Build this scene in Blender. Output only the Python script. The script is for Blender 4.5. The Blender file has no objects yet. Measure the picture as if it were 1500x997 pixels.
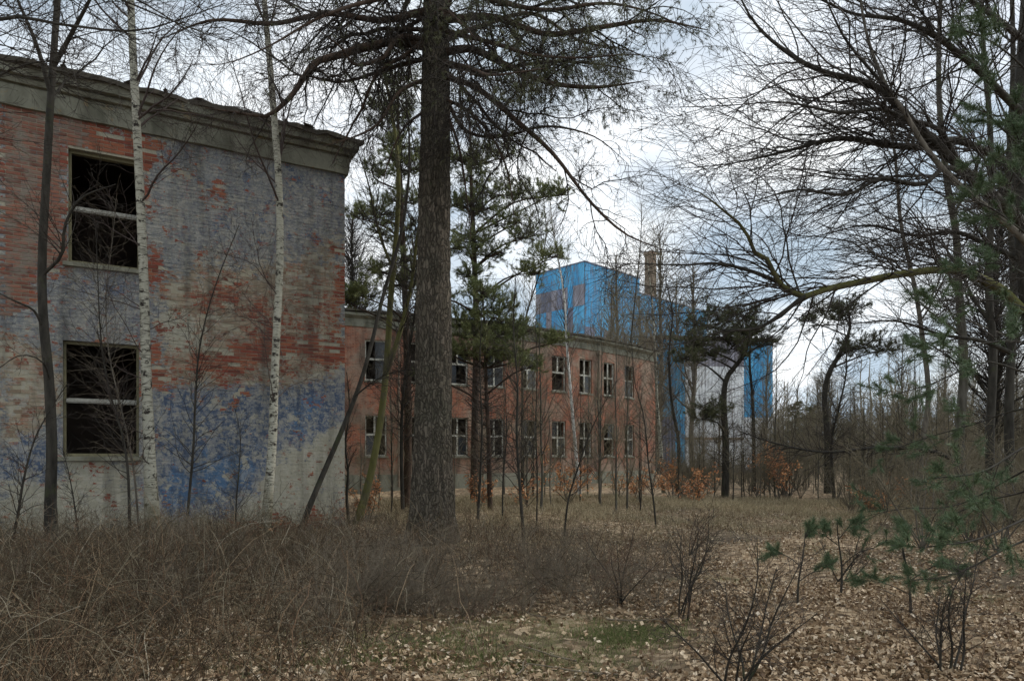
import bpy, math, random
import numpy as np
from mathutils import noise as mnoise, Vector

S = bpy.context.scene
COL = S.collection
rng = np.random.default_rng(7)
random.seed(7)
R_ = math.radians

# ------------------------------------------------------------------ camera
EYE = 1.65
FPX = 1000.0          # focal length in photo pixels (photo 1500 wide)
HOR = 669.0
cd = bpy.data.cameras.new('camera'); cam = bpy.data.objects.new('camera', cd); COL.objects.link(cam)
cam.location = (0, 0, EYE); cam.rotation_euler = (R_(90), 0, 0)
cd.sensor_width = 36; cd.lens = 24; cd.shift_y = (HOR - 498.5) / 1500.0
cd.clip_start = 0.05; cd.clip_end = 3000
S.camera = cam

# ------------------------------------------------------------------ sky and sun
SUN_EL, SUN_AZ = 42.0, 76.0     # azimuth clockwise from +Y
W = bpy.data.worlds.new('World'); S.world = W; W.use_nodes = True
nt = W.node_tree; nt.nodes.clear()
def wn(t, **k):
    n = nt.nodes.new(t)
    for a, b in k.items(): setattr(n, a, b)
    return n
out = wn('ShaderNodeOutputWorld'); bg = wn('ShaderNodeBackground'); nt.links.new(bg.outputs[0], out.inputs[0])
sky = wn('ShaderNodeTexSky', sky_type='NISHITA', sun_disc=False, sun_elevation=R_(SUN_EL), sun_rotation=R_(SUN_AZ))
sky.dust_density = 2.0
tc = wn('ShaderNodeTexCoord')
sep = wn('ShaderNodeSeparateXYZ'); nt.links.new(tc.outputs['Generated'], sep.inputs[0])
def wmath(op, a, b=None, c=None):
    n = wn('ShaderNodeMath', operation=op)
    for i, v in enumerate((a, b, c)):
        if v is None: continue
        if isinstance(v, (int, float)): n.inputs[i].default_value = v
        else: nt.links.new(v, n.inputs[i])
    return n.outputs[0]
zz = wmath('ADD', wmath('MAXIMUM', sep.outputs[2], 0.0), 0.28)
cmb = wn('ShaderNodeCombineXYZ')
nt.links.new(wmath('DIVIDE', sep.outputs[0], zz), cmb.inputs[0]); nt.links.new(wmath('DIVIDE', sep.outputs[1], zz), cmb.inputs[1])
n1 = wn('ShaderNodeTexNoise'); n1.inputs['Scale'].default_value = 1.7; n1.inputs['Detail'].default_value = 6; n1.inputs['Roughness'].default_value = .55
nt.links.new(cmb.outputs[0], n1.inputs['Vector'])
n2 = wn('ShaderNodeTexNoise'); n2.inputs['Scale'].default_value = 1.5; n2.inputs['Detail'].default_value = 5
mp = wn('ShaderNodeMapping'); mp.inputs['Location'].default_value = (4.3, 1.7, 0); nt.links.new(cmb.outputs[0], mp.inputs[0]); nt.links.new(mp.outputs[0], n2.inputs['Vector'])
r1 = wn('ShaderNodeValToRGB'); r1.color_ramp.elements[0].position = .30; r1.color_ramp.elements[1].position = .52
nt.links.new(n1.outputs[0], r1.inputs[0])
r2 = wn('ShaderNodeValToRGB'); e = r2.color_ramp.elements
e[0].position = .40; e[0].color = (.40, .49, .58, 1); e[1].position = .58; e[1].color = (.96, .985, 1.0, 1)
nt.links.new(n2.outputs[0], r2.inputs[0])
vm = wn('ShaderNodeVectorMath', operation='SCALE'); vm.inputs['Scale'].default_value = 11.5
nt.links.new(r2.outputs[0], vm.inputs[0])
mx = wn('ShaderNodeMix', data_type='RGBA')
nt.links.new(wmath('MULTIPLY_ADD', r1.outputs[0], .45, .55), mx.inputs['Factor'])
nt.links.new(sky.outputs[0], mx.inputs['A']); nt.links.new(vm.outputs[0], mx.inputs['B'])
nt.links.new(mx.outputs['Result'], bg.inputs['Color']); bg.inputs['Strength'].default_value = 0.10

sd = bpy.data.lights.new('sun', 'SUN'); so = bpy.data.objects.new('sun', sd); COL.objects.link(so)
sd.energy = 1.5; sd.angle = R_(11); sd.color = (1, .95, .88)
dv = Vector((math.sin(R_(SUN_AZ)) * math.cos(R_(SUN_EL)), math.cos(R_(SUN_AZ)) * math.cos(R_(SUN_EL)), math.sin(R_(SUN_EL))))
so.rotation_euler = dv.to_track_quat('Z', 'Y').to_euler()
S.view_settings.view_transform = 'Standard'; S.view_settings.look = 'None'
S.view_settings.exposure = 0.32; S.view_settings.gamma = 1.0

# ------------------------------------------------------------------ small helpers
def at(px, py, D):
    return np.array([(px - 750.0) / FPX * D, D, EYE + (HOR - py) / FPX * D])

def gz(x, y):
    """ground height"""
    x = np.asarray(x, float); y = np.asarray(y, float)
    h = .10 * np.sin(x * .31 + 1) * np.cos(y * .27) + .05 * np.sin(x * .9 + y * .7) + .03 * np.sin(x * 2.1 - y * 1.7)
    h = h * np.clip(y / 6, .2, 1)
    dip = np.clip((-x - 3) / 5, 0, 1) * np.clip((y - 8) / 4, 0, 1) * .30
    far = np.clip((y - 30) / 60, 0, 1) * .3
    return h - dip - far * 0

def mesh_np(name, V, F4=None, F3=None, smooth=False, attrs=None, uv=None, edges=None):
    me = bpy.data.meshes.new(name)
    V = np.asarray(V, np.float32).reshape(-1, 3)
    me.vertices.add(len(V)); me.vertices.foreach_set('co', V.ravel())
    n4 = 0 if F4 is None else len(F4); n3 = 0 if F3 is None else len(F3)
    idx = []
    if n4: idx.append(np.asarray(F4, np.int32).ravel())
    if n3: idx.append(np.asarray(F3, np.int32).ravel())
    idx = np.concatenate(idx)
    st = np.concatenate([np.arange(n4) * 4, n4 * 4 + np.arange(n3) * 3]).astype(np.int32)
    me.loops.add(len(idx)); me.loops.foreach_set('vertex_index', idx)
    me.polygons.add(n4 + n3); me.polygons.foreach_set('loop_start', st)
    me.polygons.foreach_set('use_smooth', np.full(n4 + n3, bool(smooth)))
    me.update(calc_edges=True)
    if attrs:
        for k, (dom, a) in attrs.items():
            a = np.asarray(a, np.float32)
            if a.ndim == 1:
                at_ = me.attributes.new(k, 'FLOAT', dom); at_.data.foreach_set('value', a)
            else:
                at_ = me.attributes.new(k, 'FLOAT_VECTOR', dom); at_.data.foreach_set('vector', a.ravel())
    if uv is not None:
        l = me.uv_layers.new(name='uv'); l.data.foreach_set('uv', np.asarray(uv, np.float32)[idx].ravel())
    return me

def link(name, me, mat, parent=None):
    o = bpy.data.objects.new(name, me); COL.objects.link(o)
    if mat is not None and len(me.materials) == 0: me.materials.append(mat)
    if parent is not None: o.parent = parent; 
    return o
def empty(name, loc=(0, 0, 0)):
    o = bpy.data.objects.new(name, None); COL.objects.link(o); o.location = loc; o.empty_display_size = .2
    return o
def tag(o, label=None, cat=None, group=None, kind=None):
    if label: o['label'] = label
    if cat: o['category'] = cat
    if group: o['group'] = group
    if kind: o['kind'] = kind
    return o
def copy_tree(o, parent=None):
    c = o.copy(); COL.objects.link(c)
    if parent is not None: c.parent = parent
    for ch in [k for k in KIDS.get(o.name, [])]:
        cc = copy_tree(ch, c)
        KIDS.setdefault(c.name, []).append(cc)
    return c
KIDS = {}
def child(name, me, mat, parent, offset=None):
    """mesh given in world coordinates, parent an Empty at parent.location"""
    off = np.array(parent.location) if offset is None else np.array(offset)
    co = np.empty(len(me.vertices) * 3, np.float32); me.vertices.foreach_get('co', co)
    co = (co.reshape(-1, 3) - off).astype(np.float32); me.vertices.foreach_set('co', co.ravel()); me.update()
    o = link(name, me, mat, parent); KIDS.setdefault(parent.name, []).append(o)
    return o

class MB:
    def __init__(s): s.v = []; s.f = []; s.uv = []
    def quad(s, a, b, c, d):
        n = len(s.v); s.v += [tuple(a), tuple(b), tuple(c), tuple(d)]; s.f.append((n, n + 1, n + 2, n + 3))
    def hexa(s, P):          # 8 corners: bottom 4 ccw, top 4
        n = len(s.v); s.v += [tuple(p) for p in P]
        for q in ((3, 2, 1, 0), (4, 5, 6, 7), (0, 1, 5, 4), (1, 2, 6, 5), (2, 3, 7, 6), (3, 0, 4, 7)):
            s.f.append(tuple(n + i for i in q))
    def box(s, x0, x1, y0, y1, z0, z1):
        s.hexa([(x0, y0, z0), (x1, y0, z0), (x1, y1, z0), (x0, y1, z0), (x0, y0, z1), (x1, y0, z1), (x1, y1, z1), (x0, y1, z1)])
    def mesh(s, name): return mesh_np(name, s.v, F4=s.f)

# ------------------------------------------------------------------ materials
class NT:
    def __init__(s, name):
        s.m = bpy.data.materials.new(name); s.m.use_nodes = True; s.t = s.m.node_tree; s.t.nodes.clear()
        s.o = s.t.nodes.new('ShaderNodeOutputMaterial'); s.b = s.t.nodes.new('ShaderNodeBsdfPrincipled')
        s.t.links.new(s.b.outputs[0], s.o.inputs[0]); s.b.inputs['Roughness'].default_value = .9
        s.b.inputs['Specular IOR Level'].default_value = .25
    def n(s, t, **k):
        x = s.t.nodes.new(t)
        for a, b in k.items(): setattr(x, a, b)
        return x
    def set(s, sock, v):
        if isinstance(v, (int, float)):
            sock.default_value = v
        elif isinstance(v, (tuple, list)):
            sock.default_value = tuple(v) + ((1,) if len(v) == 3 and len(sock.default_value) == 4 else ())
        else: s.t.links.new(v, sock)
    def math(s, op, a, b=0.0, c=None, clamp=False):
        x = s.n('ShaderNodeMath', operation=op, use_clamp=clamp); s.set(x.inputs[0], a); s.set(x.inputs[1], b)
        if c is not None: s.set(x.inputs[2], c)
        return x.outputs[0]
    def mix(s, f, a, b):
        x = s.n('ShaderNodeMix', data_type='RGBA'); s.set(x.inputs['Factor'], f); s.set(x.inputs['A'], a); s.set(x.inputs['B'], b); return x.outputs['Result']
    def pos(s): return s.n('ShaderNodeNewGeometry').outputs['Position']
    def obj(s): return s.n('ShaderNodeTexCoord').outputs['Object']
    def uvc(s): return s.n('ShaderNodeTexCoord').outputs['UV']
    def map(s, v, sc=(1, 1, 1), loc=(0, 0, 0)):
        x = s.n('ShaderNodeMapping'); s.set(x.inputs[0], v); x.inputs['Scale'].default_value = sc; x.inputs['Location'].default_value = loc; return x.outputs[0]
    def noise(s, v, sc, det=4, rough=.55, dist=0):
        x = s.n('ShaderNodeTexNoise'); s.set(x.inputs['Vector'], v); x.inputs['Scale'].default_value = sc; x.inputs['Detail'].default_value = det
        x.inputs['Roughness'].default_value = rough; x.inputs['Distortion'].default_value = dist; return x.outputs[0]
    def vor(s, v, sc, feat='F1', out=0):
        x = s.n('ShaderNodeTexVoronoi', feature=feat); s.set(x.inputs['Vector'], v); x.inputs['Scale'].default_value = sc; return x.outputs[out]
    def ramp(s, f, pts):
        x = s.n('ShaderNodeValToRGB'); el = x.color_ramp.elements
        for i, (p, c) in enumerate(pts):
            e = el[i] if i < 2 else el.new(p)
            e.position = p; e.color = (c, c, c, 1) if isinstance(c, (int, float)) else tuple(c) + (1,)
        s.set(x.inputs[0], f); return x.outputs[0]
    def rand(s): return s.n('ShaderNodeObjectInfo').outputs['Random']
    def attr(s, nm, out=2):
        x = s.n('ShaderNodeAttribute'); x.attribute_name = nm; return x.outputs[out]
    def col(s, v): s.set(s.b.inputs['Base Color'], v)
    def bump(s, h, st=.5, d=.01):
        x = s.n('ShaderNodeBump'); x.inputs['Strength'].default_value = st; x.inputs['Distance'].default_value = d; s.set(x.inputs['Height'], h)
        s.t.links.new(x.outputs[0], s.b.inputs['Normal'])

def bark(name, c0, c1, moss=None, mossamt=.5, sc=9.0, st=(1, 1, .25), bumpd=.02):
    t = NT(name); p = t.pos(); v = t.map(p, st)
    a = t.noise(v, sc, 6, .65); b = t.noise(p, 1.3, 3)
    vo = t.vor(v, sc * 1.5)
    k = t.ramp(t.math('ADD', t.math('MULTIPLY', a, .75), t.math('MULTIPLY', vo, .3)), [(.35, c0), (.72, c1)])
    if moss:
        f = t.ramp(t.math('ADD', t.noise(p, 2.2, 4), t.math('MULTIPLY', t.noise(p, 14, 3), .35)), [(.95 - mossamt * .5, 0.0), (1.05 - mossamt * .5, .85)])
        nz = t.n('ShaderNodeSeparateXYZ'); t.set(nz.inputs[0], t.n('ShaderNodeNewGeometry').outputs['Normal'])
        k = t.mix(t.math('MULTIPLY', f, t.math('MULTIPLY_ADD', nz.outputs[2], .7, .62, clamp=True)), k, moss)
    k = t.mix(t.math('MULTIPLY', b, .45), k, tuple(x * .55 for x in c0))
    t.col(k); t.bump(a, .8, bumpd); return t.m

M = {}
M['pine_bark'] = bark('pine_bark', (.035, .030, .025), (.16, .135, .115), (.075, .080, .045), .35, 10, (1, 1, .3), .03)
t = NT('pine_plates'); p = t.pos(); w_ = t.n('ShaderNodeVectorMath', operation='ADD'); t.set(w_.inputs[0], t.map(p, (1, 1, .28)))
nz_ = t.n('ShaderNodeTexNoise'); t.set(nz_.inputs['Vector'], p); nz_.inputs['Scale'].default_value = 5; nz_.inputs['Detail'].default_value = 4
sc_ = t.n('ShaderNodeVectorMath', operation='SCALE'); t.set(sc_.inputs[0], nz_.outputs[1]); sc_.inputs['Scale'].default_value = .16; t.t.links.new(sc_.outputs[0], w_.inputs[1])
cr = t.vor(w_.outputs[0], 17.0, 'DISTANCE_TO_EDGE'); cell = t.vor(w_.outputs[0], 17.0, out=1); sc2 = t.n('ShaderNodeSeparateColor'); t.set(sc2.inputs[0], cell); nf = t.noise(p, 28, 5, .7)
k = t.mix(sc2.outputs[0], (.085, .068, .050), (.185, .150, .118)); k = t.mix(t.math('MULTIPLY', nf, .5), k, (.07, .075, .05))
k = t.mix(t.ramp(t.noise(p, .9, 4), [(.45, 0.0), (.65, .5)]), k, (.085, .085, .06))
k = t.mix(t.ramp(cr, [(.0, .85), (.13, 0.0)]), k, (.035, .030, .024)); t.col(k); t.bump(t.math('ADD', t.ramp(cr, [(.0, 0.0), (.2, 1.0)]), t.math('MULTIPLY', nf, .4)), 1.0, .03); M['pine_plates'] = t.m
M['grey_bark'] = bark('grey_bark', (.05, .045, .035), (.15, .14, .115), (.09, .10, .035), .45)
M['dark_bark'] = bark('dark_bark', (.022, .020, .016), (.075, .068, .055), (.06, .07, .03), .35)
M['moss_bark'] = bark('moss_bark', (.06, .058, .030), (.15, .14, .075), (.14, .14, .03), .8)
M['pine_limb'] = bark('pine_limb', (.035, .026, .02), (.13, .085, .06), (.05, .06, .035), .2)
M['far_bark'] = bark('far_bark', (.08, .07, .055), (.21, .185, .15), (.12, .13, .06), .3)

def twigm(name, a, b):
    t = NT(name); t.col(t.mix(t.noise(t.pos(), 1.7, 3), a, b)); return t.m
M['twig_dark'] = twigm('twig_dark', (.025, .021, .018), (.065, .055, .045))
M['twig_birch'] = twigm('twig_birch', (.05, .038, .034), (.10, .075, .065))
M['twig_far'] = twigm('twig_far', (.11, .092, .058), (.23, .20, .135))
M['cane'] = twigm('cane', (.085, .065, .045), (.23, .195, .145))
M['cane_red'] = twigm('cane_red', (.075, .042, .03), (.16, .11, .075))

t = NT('birch_bark'); p = t.pos()
base = t.mix(t.noise(p, 7, 5, .7), (.56, .54, .46), (.25, .25, .18))
dash = t.ramp(t.noise(t.map(p, (6, 6, 50)), 1.0, 4, .6), [(.54, 0.0), (.62, 1.0)])
blot = t.ramp(t.noise(t.map(p, (6, 6, 9)), 1.1, 5, .7), [(.54, 0.0), (.60, 1.0)])
sepz = t.n('ShaderNodeSeparateXYZ'); t.set(sepz.inputs[0], p)
low = t.ramp(t.math('ADD', t.math('MULTIPLY', sepz.outputs[2], .25), t.math('MULTIPLY', t.noise(p, 6, 4), .5)), [(.30, .9), (.62, 0.0)])
k = t.mix(t.math('MULTIPLY', dash, .75), base, (.05, .045, .035)); k = t.mix(blot, k, (.035, .03, .025))
k = t.mix(low, k, (.13, .115, .07)); t.col(k); t.bump(blot, .5, .01); M['birch_bark'] = t.m
t = NT('white_bark'); p = t.pos()
t.col(t.mix(t.ramp(t.noise(t.map(p, (2, 2, 9)), 1.2, 4), [(.58, 0.0), (.68, 1.0)]), (.68, .68, .64), (.16, .14, .12))); M['white_bark'] = t.m

def needlem(name, a, b, c):
    t = NT(name); r = t.attr('rnd'); k = t.mix(r, a, b); k = t.mix(t.ramp(t.noise(t.pos(), 1.1, 2), [(.4, 0.0), (.65, 1.0)]), k, c)
    t.col(k); t.b.inputs['Roughness'].default_value = .6; return t.m
M['needles'] = needlem('needles', (.13, .15, .06), (.30, .31, .13), (.16, .19, .08))
M['needles_dark'] = needlem('needles_dark', (.06, .07, .035), (.15, .15, .07), (.08, .09, .045))
M['needles_blue'] = needlem('needles_blue', (.055, .09, .045), (.15, .20, .10), (.08, .12, .06))
M['beech_leaf'] = needlem('beech_leaf', (.50, .20, .08), (.74, .42, .19), (.42, .18, .09))
M['moss_leaf'] = needlem('moss_leaf', (.10, .14, .03), (.22, .27, .06), (.13, .16, .05))

t = NT('leaf_litter'); r = t.attr('rnd')
t.col(t.ramp(r, [(0.0, (.085, .050, .027)), (.33, (.23, .150, .082)), (.62, (.40, .29, .180)), (.88, (.56, .44, .30)), (1.0, (.72, .61, .47))])); t.b.inputs['Roughness'].default_value = .7; M['leaf_litter'] = t.m
t = NT('dry_grass'); r = t.attr('rnd')
t.col(t.ramp(r, [(0.0, (.16, .13, .08)), (.5, (.34, .28, .17)), (1.0, (.52, .45, .29))])); M['dry_grass'] = t.m
t = NT('green_grass'); r = t.attr('rnd')
t.col(t.ramp(r, [(0.0, (.06, .075, .025)), (.6, (.12, .15, .045)), (1.0, (.24, .23, .11))])); M['green_grass'] = t.m

t = NT('forest_floor'); p = t.pos()
litter = t.vor(p, 11.0, out=1); sepc = t.n('ShaderNodeSeparateColor'); t.set(sepc.inputs[0], litter)
lc = t.ramp(sepc.outputs[0], [(0.0, (.07, .045, .025)), (.35, (.19, .13, .072)), (.7, (.34, .25, .155)), (1.0, (.50, .39, .26))])
soil = t.mix(t.noise(p, 3, 5), (.035, .028, .018), (.11, .08, .05))
f = t.ramp(t.math('ADD', t.noise(p, .35, 4), t.math('MULTIPLY', t.noise(p, 5, 4), .3)), [(.52, .15), (.7, .95)])
k = t.mix(f, soil, lc)
gm = t.ramp(t.math('ADD', t.noise(t.map(p, loc=(7, 3, 0)), .45, 3), t.math('MULTIPLY', t.noise(p, 9, 3), .25)), [(.72, 0.0), (.84, .6)])
k = t.mix(gm, k, t.mix(t.noise(p, 20, 3), (.07, .09, .025), (.24, .20, .10)))
t.col(k); t.bump(t.math('ADD', t.vor(p, 11.0), t.noise(p, 25, 3)), .8, .03); M['ground'] = t.m

# ------------------------------------------------------------------ ground
def warp(n, a, b, c0, s):
    u = np.linspace(-1, 1, n); return u
gx = np.sign(np.linspace(-1, 1, 181)) * (np.abs(np.linspace(-1, 1, 181)) ** 2.6) * 900 + np.linspace(-1, 1, 181) * 22
gy = np.concatenate([np.linspace(-60, 0, 20)[:-1], np.linspace(0, 34, 110), 34 + (np.linspace(0, 1, 50)[1:] ** 2.5) * 1200])
GX, GY = np.meshgrid(gx, gy, indexing='ij'); GZ = gz(GX, GY)
near = (np.abs(GX) < 25) & (GY < 34)
GZ = GZ + np.where(near, rng.normal(0, .012, GX.shape), 0)
V = np.stack([GX, GY, GZ], -1).reshape(-1, 3); nx, ny = GX.shape
I = np.arange(nx * ny).reshape(nx, ny)
F = np.stack([I[:-1, :-1], I[1:, :-1], I[1:, 1:], I[:-1, 1:]], -1).reshape(-1, 4)
g = link('forest_floor', mesh_np('forest_floor', V, F4=F, smooth=True), M['ground']); tag(g, kind='structure')

# ------------------------------------------------------------------ wall material (old paint, plaster, brick)
# masks painted as regions measured off the photograph, baked on the wall in wall metres
def poly_field(polys, PX, PY, soft):
    """soft inside/outside field of polygons, 0..1, evaluated at arrays of points"""
    best = np.zeros(PX.shape)
    for poly, val in polys:
        poly = np.array(poly, float); n = len(poly)
        inside = np.zeros(PX.shape, bool); dist = np.full(PX.shape, 1e9)
        for i in range(n):
            x0, y0 = poly[i]; x1, y1 = poly[(i + 1) % n]
            c = ((y0 > PY) != (y1 > PY)) & (PX < (x1 - x0) * (PY - y0) / ((y1 - y0) + 1e-9) + x0)
            inside ^= c
            dx, dy = x1 - x0, y1 - y0
            tt = np.clip(((PX - x0) * dx + (PY - y0) * dy) / (dx * dx + dy * dy + 1e-9), 0, 1)
            dist = np.minimum(dist, np.hypot(PX - x0 - tt * dx, PY - y0 - tt * dy))
        sd_ = np.where(inside, dist, -dist)
        best = np.maximum(best, val * np.clip(.5 / val ** .5 + sd_ / (2 * soft), 0, 1))
    return best
# ---- left building geometry
C1 = np.array([-3.97, 16.2]); U1 = np.array([-.8682, -.4962])     # corner, direction to the left along the facade
N1 = np.array([.4962, -.8682])                                     # outward normal (to the camera)
def wall1(s, z, off=0.0):
    s = np.asarray(s, float); z = np.asarray(z, float)
    return np.stack([C1[0] + U1[0] * s + N1[0] * off, C1[1] + U1[1] * s + N1[1] * off, z + 0 * s], -1)
def wall1_px(s, z):
    P = wall1(s, z); return 750 + P[..., 0] / P[..., 1] * FPX, HOR - (P[..., 2] - EYE) / P[..., 1] * FPX
RED = [([(0, 150), (95, 160), (240, 195), (232, 235), (212, 260), (216, 300), (205, 330), (102, 215), (100, 385), (60, 400), (45, 455), (0, 470)], .8),
       ([(300, 275), (328, 270), (335, 300), (305, 298)], 1), ([(316, 415), (345, 412), (345, 440), (316, 440)], 1),
       ([(270, 440), (310, 435), (310, 452), (275, 455)], .7),
       ([(205, 375), (232, 370), (245, 410), (222, 425), (205, 420)], 1),
       ([(285, 520), (350, 505), (370, 482), (400, 492), (430, 494), (506, 494), (506, 528), (440, 525), (360, 540), (290, 545)], 1.0),
       ([(494, 370), (506, 365), (506, 500), (496, 480)], 1),
       ([(200, 485), (235, 495), (240, 572), (205, 570)], .8),
       ([(360, 440), (506, 430), (506, 480), (380, 490)], .45), ([(240, 530), (330, 540), (330, 580), (240, 575)], .5),
       ([(350, 765), (506, 745), (506, 790), (340, 800)], .6), ([(225, 215), (280, 225), (270, 250), (225, 240)], .6)]
OCH = [([(225, 400), (300, 395), (506, 375), (506, 570), (400, 580), (240, 575)], 1.0), ([(0, 500), (85, 520), (85, 600), (40, 665), (0, 660)], 1), ([(0, 290), (60, 300), (50, 400), (0, 420)], .6),
       ([(420, 360), (506, 330), (506, 400), (420, 400)], .7)]
NAVY = [([(226, 566), (300, 568), (420, 572), (508, 548), (508, 606), (462, 645), (410, 662), (376, 715), (335, 752), (230, 755)], 1.45),
        ([(0, 660), (50, 640), (90, 630), (90, 690), (60, 705), (0, 700)], 1.3), ([(370, 225), (508, 240), (508, 345), (420, 360), (300, 340), (270, 250)], .42),
        ([(60, 400), (200, 395), (205, 440), (100, 460)], .5)]
CREAM = [([(0, 690), (240, 740), (340, 740), (400, 650), (506, 600), (506, 775), (300, 790), (0, 800)], 1.0), ([(225, 440), (330, 460), (300, 520), (235, 520)], .7),
         ([(420, 570), (506, 555), (506, 600), (440, 600)], .8), ([(85, 640), (205, 690), (205, 780), (85, 790)], .8)]
BLUE = [([(290, 670), (372, 660), (365, 715), (300, 735)], 1.0), ([(420, 600), (460, 590), (455, 620), (425, 622)], .8), ([(245, 690), (300, 690), (295, 730), (245, 735)], .7)]
def wall_masks(s, z):
    px, py = wall1_px(s, z)
    q = 24.0
    return (np.stack([poly_field(RED, px, py, q), poly_field(OCH, px, py, q * 1.5), poly_field(NAVY, px, py, q)], -1),
            np.stack([poly_field(CREAM, px, py, q), poly_field(BLUE, px, py, q), 0 * px], -1))

def wall_mat(name, brickface):
    t = NT(name); p = t.pos()
    s1 = t.n('ShaderNodeSeparateXYZ'); t.set(s1.inputs[0], t.attr('m1', 1)); s2 = t.n('ShaderNodeSeparateXYZ'); t.set(s2.inputs[0], t.attr('m2', 1))
    nb = t.noise(p, 2.1, 7, .62, .3); nf = t.noise(t.map(p, (1, 1, 1.6)), 11, 6, .7); ns = t.noise(t.map(p, (1, 1, .35), (3, 1, 5)), 7, 5, .7)
    nn = t.math('MULTIPLY', t.math('SUBTRACT', t.math('ADD', t.math('MULTIPLY', nb, .95), t.math('MULTIPLY', nf, .75)), .85), 1.9)      # about -.5..+.5
    def fac(mask, w=1.3, gain=5.0, lvl=.5):
        return t.math('MULTIPLY_ADD', t.math('SUBTRACT', t.math('MULTIPLY_ADD', nn, w, mask), lvl), gain, .5, clamp=True)
    r = t.attr('rnd')
    brick = t.ramp(r, [(0.0, (.15, .042, .028)), (.35, (.27, .065, .040)), (.7, (.34, .115, .06)), (1.0, (.24, .11, .075))])
    brick = t.mix(t.math('MULTIPLY', nf, .5), brick, (.10, .065, .05))
    mortar = t.mix(nf, (.26, .245, .19), (.40, .37, .28))
    bare = brick if brickface else mortar
    slate = t.mix(nf, (.105, .12, .135), (.26, .275, .28)); slate = t.mix(t.ramp(nb, [(.42, 0.0), (.6, .85)]), slate, t.mix(nf, (.16, .165, .155), (.32, .315, .28)))
    slate = t.mix(t.ramp(t.noise(t.map(p, (1, 1, 1.3), (9, 2, 1)), 17, 5, .75), [(.52, 0.0), (.60, .75)]), slate, (.36, .36, .31))
    slate = t.mix(t.ramp(t.noise(t.map(p, (1, 1, 1.3), (2, 7, 4)), 13, 5, .75), [(.54, 0.0), (.62, .8)]), slate, (.075, .08, .095))
    slate = t.mix(t.ramp(ns, [(.5, 0.0), (.66, .7)]), slate, (.11, .12, .16))
    och = t.mix(r, (.19, .145, .10), (.31, .265, .195)) if brickface else t.mix(nf, (.26, .24, .18), (.38, .35, .26))
    och = t.mix(t.ramp(t.noise(p, 6, 4), [(.5, 0.0), (.62, .55)]), och, bare)
    k = slate
    # flakes of slate paint missing everywhere, more on brick faces
    k = t.mix(t.math('MULTIPLY', t.ramp(nf, [(.56, 0.0), (.64, 1.0)]), .55), k, bare)
    k = t.mix(fac(s1.outputs[1], 1.2, 7), k, och)
    k = t.mix(fac(s2.outputs[0], 1.3, 14), k, t.mix(nf, (.22, .215, .165), (.42, .405, .325)))
    navy = t.mix(ns, (.045, .065, .115), (.10, .14, .205))
    navy = t.mix(t.ramp(t.math('MULTIPLY_ADD', nf, .65, t.math('MULTIPLY', ns, .35)), [(.49, 0.0), (.54, .9)]), navy, t.mix(nb, (.12, .14, .18), (.30, .30, .28)))
    navy = t.mix(t.ramp(t.noise(t.map(p, (1, 1, .8), (5, 5, 1)), 9, 6, .75), [(.54, 0.0), (.58, .9)]), navy, (.27, .27, .24))
    k = t.mix(fac(s1.outputs[2], 1.5, 18), k, navy)
    k = t.mix(t.math('MULTIPLY', fac(s2.outputs[1], 1.5, 7), .85), k, t.mix(ns, (.05, .10, .19), (.085, .18, .31)))
    # flaked-off spots: crisp chips down to pale plaster or to brick
    ch0 = t.ramp(t.noise(t.map(p, (1, 1, 1.3), (6, 2, 9)), 1.9, 9, .7), [(.60, 0.0), (.61, 1.0)]); k = t.mix(t.math('MULTIPLY', ch0, t.math('MULTIPLY_ADD', s1.outputs[2], .6, .3, clamp=True)), k, t.mix(nf, (.24, .235, .19), (.40, .39, .33)))
    ch1 = t.ramp(t.noise(t.map(p, (1, 1, 1.2), (4, 4, 4)), 3.6, 8, .72), [(.575, 0.0), (.59, 1.0)]); k = t.mix(t.math('MULTIPLY', ch1, .8), k, t.mix(nf, (.22, .22, .19), (.38, .37, .32)))
    k = t.mix(t.math('MULTIPLY', t.ramp(t.noise(t.map(p, (1, 1, 1.1), (1, 9, 3)), 6.5, 7, .75), [(.50, 0.0), (.56, 1.0)]), t.math('SUBTRACT', .38, t.math('MULTIPLY', s1.outputs[0], .38))), k, (.40, .39, .34))
    ch2 = t.ramp(t.noise(t.map(p, (1, 1, 1.5), (8, 1, 2)), 4.5, 8, .72), [(.60, 0.0), (.612, 1.0)]); k = t.mix(t.math('MULTIPLY', ch2, t.math('SUBTRACT', 1.0, t.math('MULTIPLY', s1.outputs[2], .8), clamp=True)), k, bare)
    k = t.mix(fac(s1.outputs[0], 1.7, 14), k, bare)
    # damp stains running down
    st = t.ramp(t.noise(t.map(p, (2.2, 2.2, .22)), 1.2, 5, .6), [(.52, 0.0), (.70, .55)])
    k = t.mix(st, k, (.05, .048, .042))
    t.col(k); t.bump(t.math('ADD', nf, t.math('MULTIPLY', nb, .5)), .7, .012)
    return t.m
M['wall_mortar'] = wall_mat('wall_mortar', False); M['wall_brick'] = wall_mat('wall_brick', True)
t = NT('bare_brick'); p = t.pos(); r = t.rand(); nf = t.noise(p, 30, 5, .7)
k = t.ramp(r, [(0.0, (.13, .055, .040)), (.4, (.23, .085, .055)), (.75, (.29, .13, .085)), (1.0, (.20, .135, .105))])
k = t.mix(t.ramp(t.noise(p, 4, 5, .65), [(.46, 0.0), (.62, .85)]), k, t.mix(nf, (.16, .15, .13), (.27, .25, .21)))
t.col(t.mix(t.math('MULTIPLY', nf, .5), k, (.11, .08, .065))); t.bump(nf, .6, .01); M['bare_brick'] = t.m
t = NT('concrete'); p = t.pos(); nf = t.noise(p, 12, 6, .7)
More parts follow.
